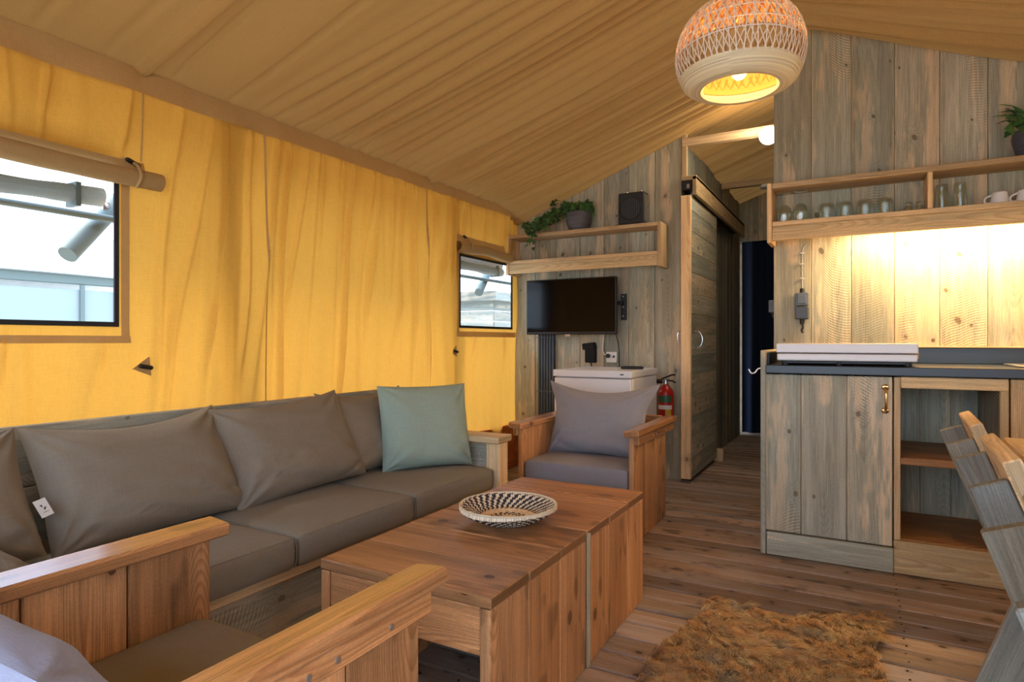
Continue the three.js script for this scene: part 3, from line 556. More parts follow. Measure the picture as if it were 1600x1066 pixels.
{ // coiled bowl
  const W = 512, H = 128, a = new Uint8Array(W * H * 4);
  for (let y = 0; y < H; y++) for (let x = 0; x < W; x++) {
    const u = x / W, v = y / H, coil = Math.floor(v * 28), n = vn(x / 2.2, y / 2.2) - 0.5; let dark = 0;
    const sw = (turns, n2, duty) => { const q = u * n2 + coil * turns; return (q - Math.floor(q)) < duty ? 1 : 0; };
    if (v < 0.49) { if (v > 0.1 && v < 0.2) dark = sw(0.32, 18, 0.45); else if (v > 0.28 && v < 0.47) dark = sw(0.3, 34, 0.52); } else if (v > 0.515) dark = sw(0.42, 30, 0.6);
    const k = (y * W + x) * 4, st = 1 + 0.25 * n + 0.1 * Math.sin(x * 1.6);
    const c = dark ? [40, 34, 36] : v < 0.3 ? [214, 180, 134] : [222, 206, 176];
    for (let i = 0; i < 3; i++) a[k + i] = clamp(c[i] * st, 0, 255); a[k + 3] = 255;
  }
  const m = mat('dyed_palm_coil', 0xffffff, 0.8, 0, { map: dataTex(W, H, a, true) });
  const pr = [], n = 14, R = 0.16;
  const curve = (t) => [R * (0.02 + 0.98 * t), 0.008 + 0.047 * clamp((t - 0.42) / 0.58, 0, 1) ** 1.25];
  for (let i = 0; i <= n * 4; i++) { const t = i / (n * 4), p = curve(t); pr.push([p[0], p[1] + 0.003 * Math.abs(Math.sin(t * n * Math.PI))]); }
  for (let i = n * 4; i >= 0; i--) { const t = i / (n * 4), p = curve(t); pr.push([p[0] + 0.004 * t + 0.002 * Math.abs(Math.sin(t * n * Math.PI)), Math.max(0, p[1] - 0.008 - 0.003 * Math.abs(Math.sin(t * n * Math.PI)))]); }
  const b = thing('woven_bowl', 'shallow black and cream coiled bowl on the coffee table', 'bowl', [-1.018, 0.431, 1.807]);
  const geo = lathe(pr, 96); { const p = geo.attributes.position; for (let i = 0; i < p.count; i++) { const th = Math.atan2(p.getZ(i), p.getX(i)), r = Math.hypot(p.getX(i), p.getZ(i)); p.setY(i, p.getY(i) + 0.004 * Math.sin(th * 2 + 1) * (r / R) ** 3 + 0.0008 * Math.sin(th * 60) * sm(0.5, 1, r / R)); } geo.computeVertexNormals(); }
  mesh('bowl', geo, m, b);
  mesh('rim', new THREE.TorusGeometry(R + 0.001, 0.003, 8, 96).rotateX(R90).translate(0, 0.056, 0), mat('cream_palm_fibre', 0xd8c9a8, 0.8), b);
}
// ---------------------------------------------------------------- golden fur rug
{
  const g = thing('fur_rug', 'shaggy golden brown sheepskin rug on the deck floor', 'rug', [-0.24, 0, 1.95]);
  const inside = (x, d) => { // local x, d from the middle
    const e = d - 0.0, w = 0.30 + 0.035 * Math.cos(e * 5.2) + 0.03 * sm(0.42, 0.56, e) - 0.05 * sm(-0.35, -0.6, e) + 0.02 * (vn(e * 9 + 3, x > 0 ? 1.5 : 7.5) - 0.5);
    const top = 0.58 + 0.12 * Math.abs(x) / 0.3 + 0.07 * x / 0.3 - 0.05, bot = -0.62;
    return Math.abs(x - 0.02 * e) < w && e < top && e > bot;
  };
  const hide = mat('tan_hide', 0xb08550, 0.9);
  const out = []; for (let k = 0; k < 96; k++) { const th = k / 96 * 6.2832; let r = 0.05; while (r < 0.9 && inside(r * Math.cos(th), r * Math.sin(th))) r += 0.01; out.push(new THREE.Vector2(r * 0.97 * Math.cos(th), r * 0.97 * Math.sin(th))); }
  mesh('hide', new THREE.ExtrudeGeometry(new THREE.Shape(out), { depth: 0.012, bevelEnabled: false }).rotateX(-R90), hide, g);
  const strand = (() => { const pos = [], idx = [], n = 4; for (let i = 0; i <= n; i++) { const t = i / n, w = 0.0016 * (1 - t * 0.8), y = 0.022 * Math.sin(t * 1.9), z = 0.06 * t; pos.push(-w, y, z, w, y, z); if (i) { const a = i * 2 - 2; idx.push(a, a + 1, a + 3, a, a + 3, a + 2); } } const q = new THREE.BufferGeometry(); q.setAttribute('position', new THREE.Float32BufferAttribute(pos, 3)); q.setIndex(idx); q.computeVertexNormals(); return q; })();
  // the wool stands in locks whose strands lean the same way and meet at the tip
  const fm = mat('golden_wool', 0xffffff, 0.9, 0, { side: THREE.DoubleSide, transmission: 0.35, thickness: 0, specularIntensity: 0.3 }), locks = 3400, per = 30, N = locks * per, inst = new THREE.InstancedMesh(strand, fm, N); inst.name = 'wool_pile'; inst.userData.kind = 'stuff'; inst.castShadow = inst.receiveShadow = true;
  const M = new THREE.Matrix4(), q = new THREE.Quaternion(), e = new THREE.Euler(), col = new THREE.Color(); let n = 0;
  while (n < N) {
    const lx = rr(-0.45, 0.45), ld = rr(-0.66, 0.8); if (!inside(lx, ld)) continue;
    const yaw = 0.35 + (vn(lx * 4 + 9, ld * 4 + 9) - 0.5) * 2.6 + rr(-0.5, 0.5), pitch = rr(-0.35, 0.12), len = rr(0.75, 1.2), tone = rr(0.84, 1.06), pt = vn(lx * 11 + 70, ld * 11 + 20);
    const base = pt > 0.76 ? [228, 216, 194] : rnd() < 0.5 ? [255, 232, 190] : [255, 216, 162];
    for (let k = 0; k < per; k++, n++) {
      const a = rr(0, 6.2832), r = 0.018 * Math.sqrt(rnd()), x = lx + r * Math.cos(a), d = ld + r * Math.sin(a);
      const side = (r * Math.cos(a) * Math.cos(yaw) + r * Math.sin(a) * Math.sin(yaw));
      e.set(pitch + rr(-0.1, 0.1), yaw - side * 11 + rr(-0.12, 0.12), rr(-0.3, 0.3), 'YXZ'); q.setFromEuler(e);
      const s = len * rr(0.8, 1.1); M.compose(new THREE.Vector3(x, 0.008, -d), q, new THREE.Vector3(1, s, s)); inst.setMatrixAt(n, M);
      const kk = tone * rr(0.88, 1.08); col.setRGB(...base.map((v) => Math.min(1, v * kk / 255)), THREE.SRGBColorSpace); inst.setColorAt(n, col);
    }
  }
  g.add(inst);
}
// ---------------------------------------------------------------- dining chairs and table by the right edge
{
  const yaw = -2.7 * Math.PI / 180, lab = ['farthest blue grey plank dining chair, nearest the kitchen unit', 'middle blue grey plank dining chair of the row along the dining table', 'nearest blue grey plank dining chair, cut by the right edge of the picture'];
  const spots = [[0.217, 2.40], [0.185 + 0.001, 1.72], [0.155, 1.0]], wid = [0.39, 0.43, 0.39];
  for (let i = 0; i < 3; i++) {
    const [x, d] = spots[i], W = wid[i], g = thing('dining_chair', lab[i], 'chair', [[0.246, 0.217, 0.168][i], 0, [2.40, 1.716, 0.965][i]], yaw, 'plank dining chairs in a row');
    const P = (name, m, w, h, t, gr, cx, cy, cz, rz) => { const b = mesh(name, blockGeo(w, h, t, gr, { ch: 0.004 }), pick(m), g); b.position.set(cx, cy, cz); b.rotation.z = rz; return b; };
    const th = 0.36, T = 0.032;     // lean of the back, to the left going up
    for (const z of [T / 2, W - T / 2]) {
      const Lp = 0.745, ax = Math.sin(th), ay = -Math.cos(th);
      P('back_post', blueGrey, 0.076, Lp, T, 1, 0.038 * Math.cos(th) + ax * Lp / 2, 0.70 + 0.038 * Math.sin(th) + ay * Lp / 2, -z, th);
      P('seat_bearer', greyLight, 0.42, 0.05, T, 0, 0.38, 0.405, -(z + (z < 0.1 ? 2 * T + 0.004 : -2 * T - 0.004)), 0);
      P('front_leg', blueGrey, 0.06, 0.38, T, 1, 0.55, 0.19, -(z + (z < 0.1 ? 2 * T + 0.004 : -2 * T - 0.004)), 0);
    }
    // slats fixed to the front of the posts, rising a little above them
    for (const [k, a] of [[0, -0.04], [1, 0.16]]) { const sx = 0.076 + 0.019; P('back_slat', lightWood, 0.036, 0.15, W + 0.02, 2, sx * Math.cos(th) + Math.sin(th) * (a + 0.075), 0.70 + sx * Math.sin(th) - Math.cos(th) * (a + 0.075), -W / 2, th); }
    for (let k = 0; k < 3; k++) P('seat_slat', lightWood, 0.13, 0.028, W, 2, 0.24 + k * 0.135, 0.446, -W / 2, 0);
  }
  const t = thing('dining_table', 'pale plank dining table at the right edge beside the plank chairs', 'table', [0.41, 0, 2.52], yaw);
  const P = (name, m, x, y, z, gr) => { const b = mesh(name, blockGeo(x[1] - x[0], y[1] - y[0], z[1] - z[0], gr, { ch: 0.004 }), pick(m), t); b.position.set((x[0] + x[1]) / 2, (y[0] + y[1]) / 2, -(z[0] + z[1]) / 2); };
  for (let k = 0; k < 4; k++) P('top_board', lightWood, [k * 0.196, k * 0.196 + 0.194], [0.685, 0.72], [-1.8, 0], 2);
  for (const z of [-0.22, -1.7]) for (const x of [0.42, 0.66]) P('leg', lightWood, [x, x + 0.07], [0, 0.684], [z - 0.07, z], 1);
  P('apron', lightWood, [0.3, 0.72], [0.6, 0.684], [-0.21, -0.18], 0);
  // slanting blue grey leg board and the skid it stands on
  const lb = mesh('leg_board', blockGeo(0.19, 0.72, 0.032, 1, { ch: 0.004 }), blueGrey[1], t); lb.position.set(0.1, 0.35, 0.33); lb.rotation.z = -0.33;
  P('skid', lightWood, [-0.06, 0.7], [0, 0.035], [-0.364, -0.3], 0);
}
// ---------------------------------------------------------------- kitchen unit
{
  const x0 = -0.412, x1 = 1.66, f = 3.24, g = thing('kitchen_unit', 'weathered board kitchen unit with a plank door and open shelves under a dark worktop', 'cabinet', [0.6, 0, 3.5]);
  board(g, 'side_panel', greyWood, [x0, x0 + 0.024], [0, 0.985], [f - 0.012, DK - 0.002], 'y', { lane: 0 });
  const door = board(g, 'door', greyLight, [-0.386, 0.134], [0.135, 0.868], [f + 0.012, f + 0.03], 'y');
  const E = [-0.388, -0.234, -0.043, 0.136];
  for (let k = 0; k < 3; k++) board(door, 'plank', greyWood, [E[k] + 0.001, E[k + 1] - 0.001], [0.118, 0.87], [f - 0.012, f + 0.012], 'y', { lane: [2, 0, 4][k] });
  const h = mesh('handle', mergeGeometries([tube([V(0.108, 0.822, f - 0.014), V(0.109, 0.818, f - 0.032), V(0.11, 0.8, f - 0.041), V(0.11, 0.745, f - 0.041), V(0.109, 0.727, f - 0.032), V(0.108, 0.723, f - 0.014)], 0.0062, 30), new THREE.SphereGeometry(0.0135, 16, 10).scale(1.2, 1, 0.35).translate(0.108, 0.824, -(f - 0.013)), new THREE.SphereGeometry(0.0135, 16, 10).scale(1.2, 1, 0.35).translate(0.108, 0.72, -(f - 0.013))]), mat('aged_nickel', 0xc9a878, 0.18, 1), door);
  h.position.copy(L(door, 0, 0, 0)); 
  // frame of the open shelves
  board(g, 'stile', lightWood, [0.141, 0.166], [0.15, 0.87], [f - 0.008, f + 0.02], 'y');
  board(g, 'top_rail', greyLight, [0.167, 0.545], [0.822, 0.872], [f - 0.008, f + 0.02], 'x');
  board(g, 'stile', greyLight, [0.516, 0.545], [0.15, 0.822], [f - 0.008, f + 0.02], 'y');
  board(g, 'partition', greyWood, [0.14, 0.164], [0.05, 0.868], [f + 0.021, DK - 0.03], 'y');
  board(g, 'partition', darkGrey, [0.518, 0.542], [0.05, 0.868], [f + 0.021, DK - 0.03], 'y');
  board(g, 'shelf', brownWood, [0.165, 0.517], [0.484, 0.516], [f - 0.004, DK - 0.05], 'x');
  board(g, 'shelf', brownWood, [0.165, 0.517], [0.12, 0.15], [f + 0.02, DK - 0.05], 'x');
  for (let k = 0; k < 3; k++) board(g, 'back_board', greyWood, [0.15 + k * 0.13, 0.279 + k * 0.13], [0.05, 0.86], [DK - 0.045, DK - 0.03], 'y', { lane: [4, 0, 2][k] });
  board(g, 'plinth', greyWood, [-0.384, 0.138], [0.003, 0.112], [f - 0.02, f + 0.01], 'x', { lane: 1 });
  board(g, 'plinth', greyLight, [0.139, x1], [0.003, 0.148], [f - 0.012, f + 0.014], 'x', { lane: 2 });
  const d2 = board(g, 'door', greyLight, [0.552, 1.1], [0.15, 0.872], [f + 0.012, f + 0.03], 'y');
  for (let k = 0; k < 3; k++) board(d2, 'plank', lightWood, [0.552 + k * 0.183, 0.733 + k * 0.183], [0.15, 0.872], [f - 0.01, f + 0.012], 'y');
  const d3 = board(g, 'door', greyLight, [1.105, 1.65], [0.15, 0.872], [f + 0.012, f + 0.03], 'y');
  for (let k = 0; k < 3; k++) board(d3, 'plank', lightWood, [1.105 + k * 0.183, 1.286 + k * 0.183], [0.15, 0.872], [f - 0.01, f + 0.012], 'y');
  const dark = mat('dark_laminate', 0x2a323a, 0.3);
  const w = thing('worktop', 'dark laminate worktop with a black upstand on the kitchen unit', 'worktop', [0.6, 0.874, 3.5]);
  const wb = (name, x, y, d, m = dark) => board(w, name, m, x, y, d, 'x', { ch: 0.003 });
  wb('slab', [x0 + 0.026, 0.62], [0.876, 0.915], [f - 0.035, DK - 0.004]); wb('slab', [1.06, x1], [0.876, 0.915], [f - 0.035, DK - 0.004]);
  wb('slab', [0.62, 1.06], [0.876, 0.915], [f - 0.035, f + 0.12]); wb('slab', [0.62, 1.06], [0.876, 0.915], [DK - 0.12, DK - 0.004]);
  wb('upstand', [x0 + 0.026, x1], [0.915, 0.995], [DK - 0.024, DK - 0.004]); wb('upstand', [x0 + 0.025, x0 + 0.036], [0.915, 0.975], [f + 0.03, DK - 0.025], black);
  wb('trim', [x0 + 0.026, x1], [0.995, 1.003], [DK - 0.028, DK - 0.004], lightWood);
  const sk = thing('sink', 'stainless steel sink let into the dark worktop by the right edge', 'sink', [0.84, 0.78, 3.54]);
  const rim = new THREE.Shape(); const rect = (s, x, y, r) => { s.moveTo(-x + r, -y); s.lineTo(x - r, -y); s.quadraticCurveTo(x, -y, x, -y + r); s.lineTo(x, y - r); s.quadraticCurveTo(x, y, x - r, y); s.lineTo(-x + r, y); s.quadraticCurveTo(-x, y, -x, y - r); s.lineTo(-x, -y + r); s.quadraticCurveTo(-x, -y, -x + r, -y); };
  rect(rim, 0.235, 0.2, 0.05); const ho = new THREE.Path(); rect(ho, 0.2, 0.165, 0.05); rim.holes.push(ho);
  mesh('rim', new THREE.ExtrudeGeometry(rim, { depth: 0.004, bevelEnabled: true, bevelSize: 0.003, bevelThickness: 0.002, bevelSegments: 2 }).rotateX(-R90).translate(0, 0.137, 0), steel, sk);
  const wall = new THREE.Shape(); rect(wall, 0.201, 0.166, 0.05); const wi = new THREE.Path(); rect(wi, 0.198, 0.163, 0.05); wall.holes.push(wi);
  mesh('basin', mergeGeometries([new THREE.ExtrudeGeometry(wall, { depth: 0.13, bevelEnabled: false }).rotateX(-R90).translate(0, 0.006, 0), new THREE.BoxGeometry(0.4, 0.004, 0.33).toNonIndexed().translate(0, 0.004, 0)]), steel, sk);
}
{ // portable two-burner stove with the lid closed
  const g = thing('stove', 'white portable stove with its lid closed on the dark worktop', 'stove', [-0.055, 0.915, 3.41]);
  const rb = (x, y, z, r) => new RoundedBoxGeometry(x, y, z, 3, r);
  mesh('body', rb(0.572, 0.034, 0.32, 0.008).translate(0, 0.038, 0), white, g);
  mesh('lid', rb(0.578, 0.044, 0.325, 0.006).translate(0, 0.081, 0), white, g);
  mesh('latch', new THREE.BoxGeometry(0.012, 0.03, 0.03).translate(0.289, 0.05, 0.08), lightWood[0], g);
  for (const x of [-0.25, -0.02, 0.25]) for (const z of [-0.13, 0.13]) mesh('foot', cyl(0.018, 0.016, 0.02, 14).translate(x, 0.011, z), black, g);
  mesh('base_tray', rb(0.53, 0.014, 0.29, 0.004).translate(0, 0.014, 0), black, g);
}
{ // coat hook on the side of the unit
  const g = thing('coat_hook', 'chrome coat hook on the side of the kitchen unit', 'hook', [-0.413, 0.885, 3.3]);
  mesh('plate', cyl(0.016, 0.016, 0.004, 18).rotateZ(R90).translate(-0.002, 0.01, 0), chrome, g);
  mesh('hook', tube([new THREE.Vector3(0, 0.012, 0), new THREE.Vector3(-0.02, 0.006, 0), new THREE.Vector3(-0.034, -0.012, 0), new THREE.Vector3(-0.05, -0.016, 0), new THREE.Vector3(-0.064, 0.004, 0)], 0.005, 24), chrome, g);
}
// ---------------------------------------------------------------- wall shelves: open boxes with a lower lip
function wallShelf(label, x0, x1, D, backD, divs) {
  const g = thing('wall_shelf', label, 'shelf', [(x0 + x1) / 2, 1.6, backD]), b = backD - 0.003;
  board(g, 'top_board', lightWood, [x0 + 0.026, x1 - 0.026], [1.858, 1.886], [D, b], 'x', { lane: 2 });
  board(g, 'shelf_board', lightWood, [x0 + 0.026, x1 - 0.026], [1.652, 1.678], [D + 0.002, b], 'x', { lane: 1 });
  board(g, 'front_lip', greyLight, [x0 + 0.026, x1 - 0.026], [1.575, 1.651], [D + 0.004, D + 0.026], 'x', { lane: 3 });
  board(g, 'end_board', lightWood, [x0, x0 + 0.025], [1.565, 1.888], [D - 0.002, b], 'y', { lane: 3 });
  board(g, 'end_board', lightWood, [x1 - 0.025, x1], [1.565, 1.888], [D - 0.002, b], 'y', { lane: 0 });
  for (const x of divs) board(g, 'divider', lightWood, [x - 0.011, x + 0.011], [1.679, 1.857], [D + 0.003, b], 'y');
  return g;
}
wallShelf('pine box shelf with glasses on the kitchen wall', -0.432, 1.4, 3.64, DK, [0.31, 1.0]);
wallShelf('pine box shelf above the television with a plant and heater on top', -2.5, -1.228, 4.4, DT, []);
{ // light strip under the kitchen shelf
  const g = thing('strip_light', 'warm strip light under the glass shelf on the kitchen wall', 'lamp', [0.5, 1.63, 3.72]);
  mesh('housing', new RoundedBoxGeometry(1.02, 0.018, 0.035, 2, 0.004).translate(0, 0.012, 0), whitePlastic, g);
  mesh('diffuser', new THREE.BoxGeometry(1.0, 0.006, 0.026).translate(0, 0.0, 0), mat('glowing_strip', 0xffe0b0, 0.5, 0, { emissive: 0xffd49a, emissiveIntensity: 1.2 }), g);
  const l = lamp(new THREE.RectAreaLight(0xffd69c, STRIP, 1.0, 0.03)); l.name = 'strip_glow'; l.position.copy(V(0.5, 1.622, 3.72)); l.lookAt(V(0.5, 0.6, 3.82));
}
// ---------------------------------------------------------------- glassware, all upside down on the kitchen shelf
{
  const Y = 1.6785, GG = 'glasses on the kitchen shelf';
  const wine = () => lathe([[0.0325, 0], [0.034, 0.001], [0.0395, 0.03], [0.040, 0.05], [0.034, 0.075], [0.02, 0.092], [0.006, 0.099], [0.004, 0.105], [0.0036, 0.15], [0.006, 0.156], [0.033, 0.161], [0.034, 0.163], [0, 0.1635]].concat([[0, 0.0935], [0.018, 0.09], [0.0325, 0.0735], [0.0385, 0.05], [0.038, 0.03], [0.0325, 0]]), 40);
  const tumbler = () => lathe([[0.041, 0], [0.0425, 0.001], [0.041, 0.03], [0.036, 0.07], [0.0325, 0.08], [0.0305, 0.083], [0, 0.0832]].concat([[0, 0.074], [0.029, 0.073], [0.034, 0.066], [0.0393, 0.03], [0.041, 0]]), 40);
  const shot = () => lathe([[0.02, 0], [0.0212, 0.001], [0.0195, 0.045], [0.018, 0.05], [0, 0.0502]].concat([[0, 0.036], [0.016, 0.035], [0.0192, 0.01], [0.02, 0]]), 32);
  const high = () => lathe([[0.032, 0], [0.0332, 0.001], [0.03, 0.07], [0.0265, 0.12], [0.025, 0.123], [0, 0.1234]].concat([[0, 0.112], [0.0245, 0.111], [0.0288, 0.06], [0.032, 0]]), 40);
  const put = (name, geo, label, cat, X, D) => { const g = thing(name, label, cat, [X, Y, D], 0, GG); mesh('glass', geo, glass, g); return g; };
  const w = wine(), t = tumbler(), s = shot(), h = high();
  put('wine_glass', w, 'upturned wine glass at the left end of the kitchen shelf', 'wine glass', -0.352, 3.71); put('wine_glass', w, 'second upturned wine glass from the left shelf end, beside the tumblers', 'wine glass', -0.27, 3.70);
  const tl = ['upturned tumbler nearest the wine glasses', 'second upturned tumbler from the wine glasses', 'third upturned tumbler from the wine glasses', 'upturned tumbler at the end of the row, farthest from the wine glasses'];
  [-0.145, -0.058, 0.034, 0.122].forEach((x, i) => put('tumbler', t, tl[i], 'glass', x, 3.715));
  put('shot_glass', s, 'small shot glass at a distance from the shelf divider', 'glass', 0.226, 3.72); put('shot_glass', s, 'small shot glass close to the shelf divider', 'glass', 0.272, 3.72);
  put('highball_glass', h, 'tall glass just right of the shelf divider', 'glass', 0.364, 3.72); put('highball_glass', h, 'tall glass nearer the white cups', 'glass', 0.438, 3.72);
  const cup = () => { const body = lathe([[0.0, 0.062], [0.026, 0.062], [0.03, 0.056], [0.036, 0.02], [0.0375, 0.001], [0.036, 0], [0.034, 0.004], [0.033, 0.02], [0.027, 0.052], [0, 0.056]], 40); return body; };
  const cupLabels = ['upturned white cup beside the tall glasses', 'upturned white cup at the right picture edge'];
  [0.592, 0.69].forEach((x, i) => { const g = thing('cup', cupLabels[i], 'cup', [x, Y, 3.72], 0, 'white cups on the kitchen shelf'); mesh('cup', cup(), white, g); mesh('handle', tube([new THREE.Vector3(-0.034, 0.012, 0), new THREE.Vector3(-0.056, 0.014, 0), new THREE.Vector3(-0.056, 0.035, 0), new THREE.Vector3(-0.029, 0.05, 0)], 0.0045, 18), white, g); });
}
// ---------------------------------------------------------------- switch boxes and cable
const greyBox = mat('grey_switch_plastic', 0x5b646e, 0.45), greyBox2 = mat('dark_grey_plastic', 0x3c434b, 0.45);
{
  const g = thing('switch_box', 'grey double switch box with a cable on the kitchen wall', 'switch', [-0.27, 1.22, DK - 0.003]);
  const rb = (w, h, d) => new RoundedBoxGeometry(w, h, d, 3, 0.006);
  mesh('switch', rb(0.068, 0.072, 0.05).translate(0, 0.042, 0.025), greyBox, g); mesh('socket_lid', rb(0.068, 0.07, 0.055).translate(0, -0.034, 0.027), greyBox2, g); mesh('rocker', rb(0.046, 0.05, 0.008).translate(0, 0.042, 0.052), greyBox, g);
  mesh('gland', mergeGeometries([cyl(0.011, 0.013, 0.026, 14).translate(0, 0.09, 0.02), cyl(0.013, 0.01, 0.03, 14).translate(0, -0.083, 0.02)]), black, g);
  mesh('cable', tube([new THREE.Vector3(0.02, 0.35, 0.01), new THREE.Vector3(0.004, 0.33, 0.014), new THREE.Vector3(-0.002, 0.25, 0.014), new THREE.Vector3(0, 0.1, 0.02)], 0.005, 30), mat('grey_cable', 0x8a9096, 0.5), g);
  mesh('cable_tail', tube([new THREE.Vector3(0, -0.09, 0.02), new THREE.Vector3(0.004, -0.115, 0.022), new THREE.Vector3(-0.002, -0.13, 0.022), new THREE.Vector3(0.004, -0.145, 0.02)], 0.006, 16), black, g);
  for (const y of [0.16, 0.24, 0.3]) mesh('cable_clip', new THREE.BoxGeometry(0.018, 0.006, 0.022).translate(0, y, 0.011), whitePlastic, g);
  const h = thing('switch_box', 'grey switch box in the dark hallway behind the kitchen wall edge', 'switch', [-0.422, 1.23, 4.1]);
  mesh('box', rb(0.05, 0.075, 0.08).translate(-0.026, 0.01, 0), greyBox, h); mesh('gland', cyl(0.012, 0.01, 0.03, 12).translate(-0.026, -0.042, 0), black, h);
}
// ---------------------------------------------------------------- television wall
{
  const g = thing('television', 'black flat television on a wall arm above the fridge', 'television', [-1.965, 1.3, 4.52]);
  mesh('casing', new RoundedBoxGeometry(0.765, 0.438, 0.03, 3, 0.008).translate(0, 0, 0.04), black, g);
  mesh('screen', new THREE.BoxGeometry(0.742, 0.408, 0.003).translate(0, 0.006, 0.0555), mat('dark_glass_screen', 0x0a0607, 0.12, 0, { specularIntensity: 0.35 }), g);
  mesh('badge', new THREE.BoxGeometry(0.045, 0.018, 0.012).translate(-0.02, -0.225, 0.045), steel, g);
  mesh('wall_plate', new THREE.BoxGeometry(0.04, 0.2, 0.02).translate(0.40, -0.01, -0.06), black, g);
  for (const y of [0.07, -0.01, -0.08]) mesh('plate_bolt', cyl(0.006, 0.006, 0.01, 8).rotateX(R90).translate(0.40, y, -0.046), steel, g);
  mesh('swing_arm', mergeGeometries([new THREE.BoxGeometry(0.4, 0.03, 0.02).translate(0.2, 0.02, -0.03), new THREE.BoxGeometry(0.16, 0.16, 0.02).translate(0, 0, 0.02), new THREE.BoxGeometry(0.03, 0.05, 0.05).translate(0, 0.02, 0)]), black, g);
  const c = thing('cable', 'white power cable hanging from the television to the wall socket', 'cable', [-1.77, 1.08, 4.57]);
  mesh('cable', tube([L(c, -1.72, 1.12, 4.55), L(c, -1.725, 1.04, 4.57), L(c, -1.735, 0.97, 4.575), L(c, -1.72, 0.93, 4.575), L(c, -1.69, 0.915, 4.57)], 0.005, 40), whitePlastic, c);
  mesh('plug', cyl(0.016, 0.018, 0.03, 14).rotateX(R90).translate(-1.685 + 1.77, 0.915 - 1.08, 0.005), black, c);
  const c2 = thing('cable', 'thin dark aerial cable running down the boards from the television', 'cable', [-1.62, 1.08, 4.57]);
  mesh('cable', tube([L(c2, -1.63, 1.12, 4.56), L(c2, -1.612, 1.0, 4.59), L(c2, -1.606, 0.9, 4.592), L(c2, -1.61, 0.75, 4.592)], 0.0032, 40), black, c2);
  const s = thing('wall_socket', 'white double wall socket under the television', 'socket', [-1.66, 0.905, DT - 0.003]);
  mesh('plate', new RoundedBoxGeometry(0.085, 0.085, 0.03, 3, 0.006).translate(0, 0, 0.015), whitePlastic, s);
  for (const x of [-0.02, 0.02]) mesh('hole', cyl(0.009, 0.009, 0.004, 14).rotateX(R90).translate(x, 0.005, 0.031), black, s);
  const r = thing('power_adapter', 'black adapter block with a strap on the wall above the fridge', 'adapter', [-1.83, 0.93, DT - 0.004]);
  mesh('block', new RoundedBoxGeometry(0.085, 0.14, 0.05, 3, 0.008).translate(0, 0, 0.026), blackMatt, r);
  mesh('flap', new RoundedBoxGeometry(0.1, 0.05, 0.06, 3, 0.008).rotateZ(0.12).translate(-0.012, 0.06, 0.03), blackMatt, r);
  mesh('lead', tube([new THREE.Vector3(0, -0.07, 0.03), new THREE.Vector3(0.01, -0.1, 0.035), new THREE.Vector3(0.02, -0.2, 0.04)], 0.005, 16), black, r);
  const p = thing('ribbed_duct', 'tall dark grey ribbed panel on the board wall left of the fridge', 'panel', [-2.222, 0, DT - 0.004]);
  mesh('panel', new THREE.BoxGeometry(0.15, 1.13, 0.02).translate(0, 0.585, 0.01), mat('slate_grey_metal', 0x3d4650, 0.5, 0.2), p);
  for (let k = 0; k < 6; k++) mesh('rib', cyl(0.0095, 0.0095, 1.12, 12).translate(-0.0625 + k * 0.025, 0.585, 0.022), mat('slate_grey_rib', 0x4a545f, 0.45, 0.2), p);
  for (const y of [1.06, 0.62]) mesh('band', new THREE.BoxGeometry(0.155, 0.008, 0.012).translate(0, y, 0.03), mat('slate_band', 0x515b66, 0.5), p);
}
{ // fridge
  const g = thing('fridge', 'small white fridge behind the far armchair', 'fridge', [-1.517, 0, 4.08]);
  const rb = (x, y, z, r) => new RoundedBoxGeometry(x, y, z, 3, r);
  mesh('cabinet', rb(0.535, 0.78, 0.53, 0.006).translate(0, 0.4, -0.025), white, g);
  mesh('door', rb(0.533, 0.755, 0.045, 0.008).translate(0, 0.409, 0.262), white, g);
  mesh('lid', rb(0.545, 0.046, 0.585, 0.007).translate(0, 0.816, 0), white, g);
  mesh('badge', new THREE.BoxGeometry(0.024, 0.008, 0.003).translate(0.21, 0.816, 0.293), mat('dark_badge', 0x3c4048, 0.4), g);
  mesh('emblem', new THREE.TorusGeometry(0.016, 0.002, 6, 20, Math.PI).scale(1.1, 0.7, 1).translate(-0.03, 0.665, 0.286), steel, g);
  for (const x of [-0.2, 0.2]) mesh('foot', cyl(0.02, 0.02, 0.012, 12).translate(x, 0.006, 0.18), black, g);
  const r = thing('remote_control', 'black remote control lying on the white fridge', 'remote', [-1.335, 0.8395, 4.08]);
  mesh('body', new RoundedBoxGeometry(0.15, 0.018, 0.045, 3, 0.008).rotateY(0.15).translate(0, 0.0095, 0), black, r);
  mesh('button_pad', new THREE.BoxGeometry(0.08, 0.003, 0.026).rotateY(0.15).translate(-0.01, 0.0195, 0), greyBox2, r);
}
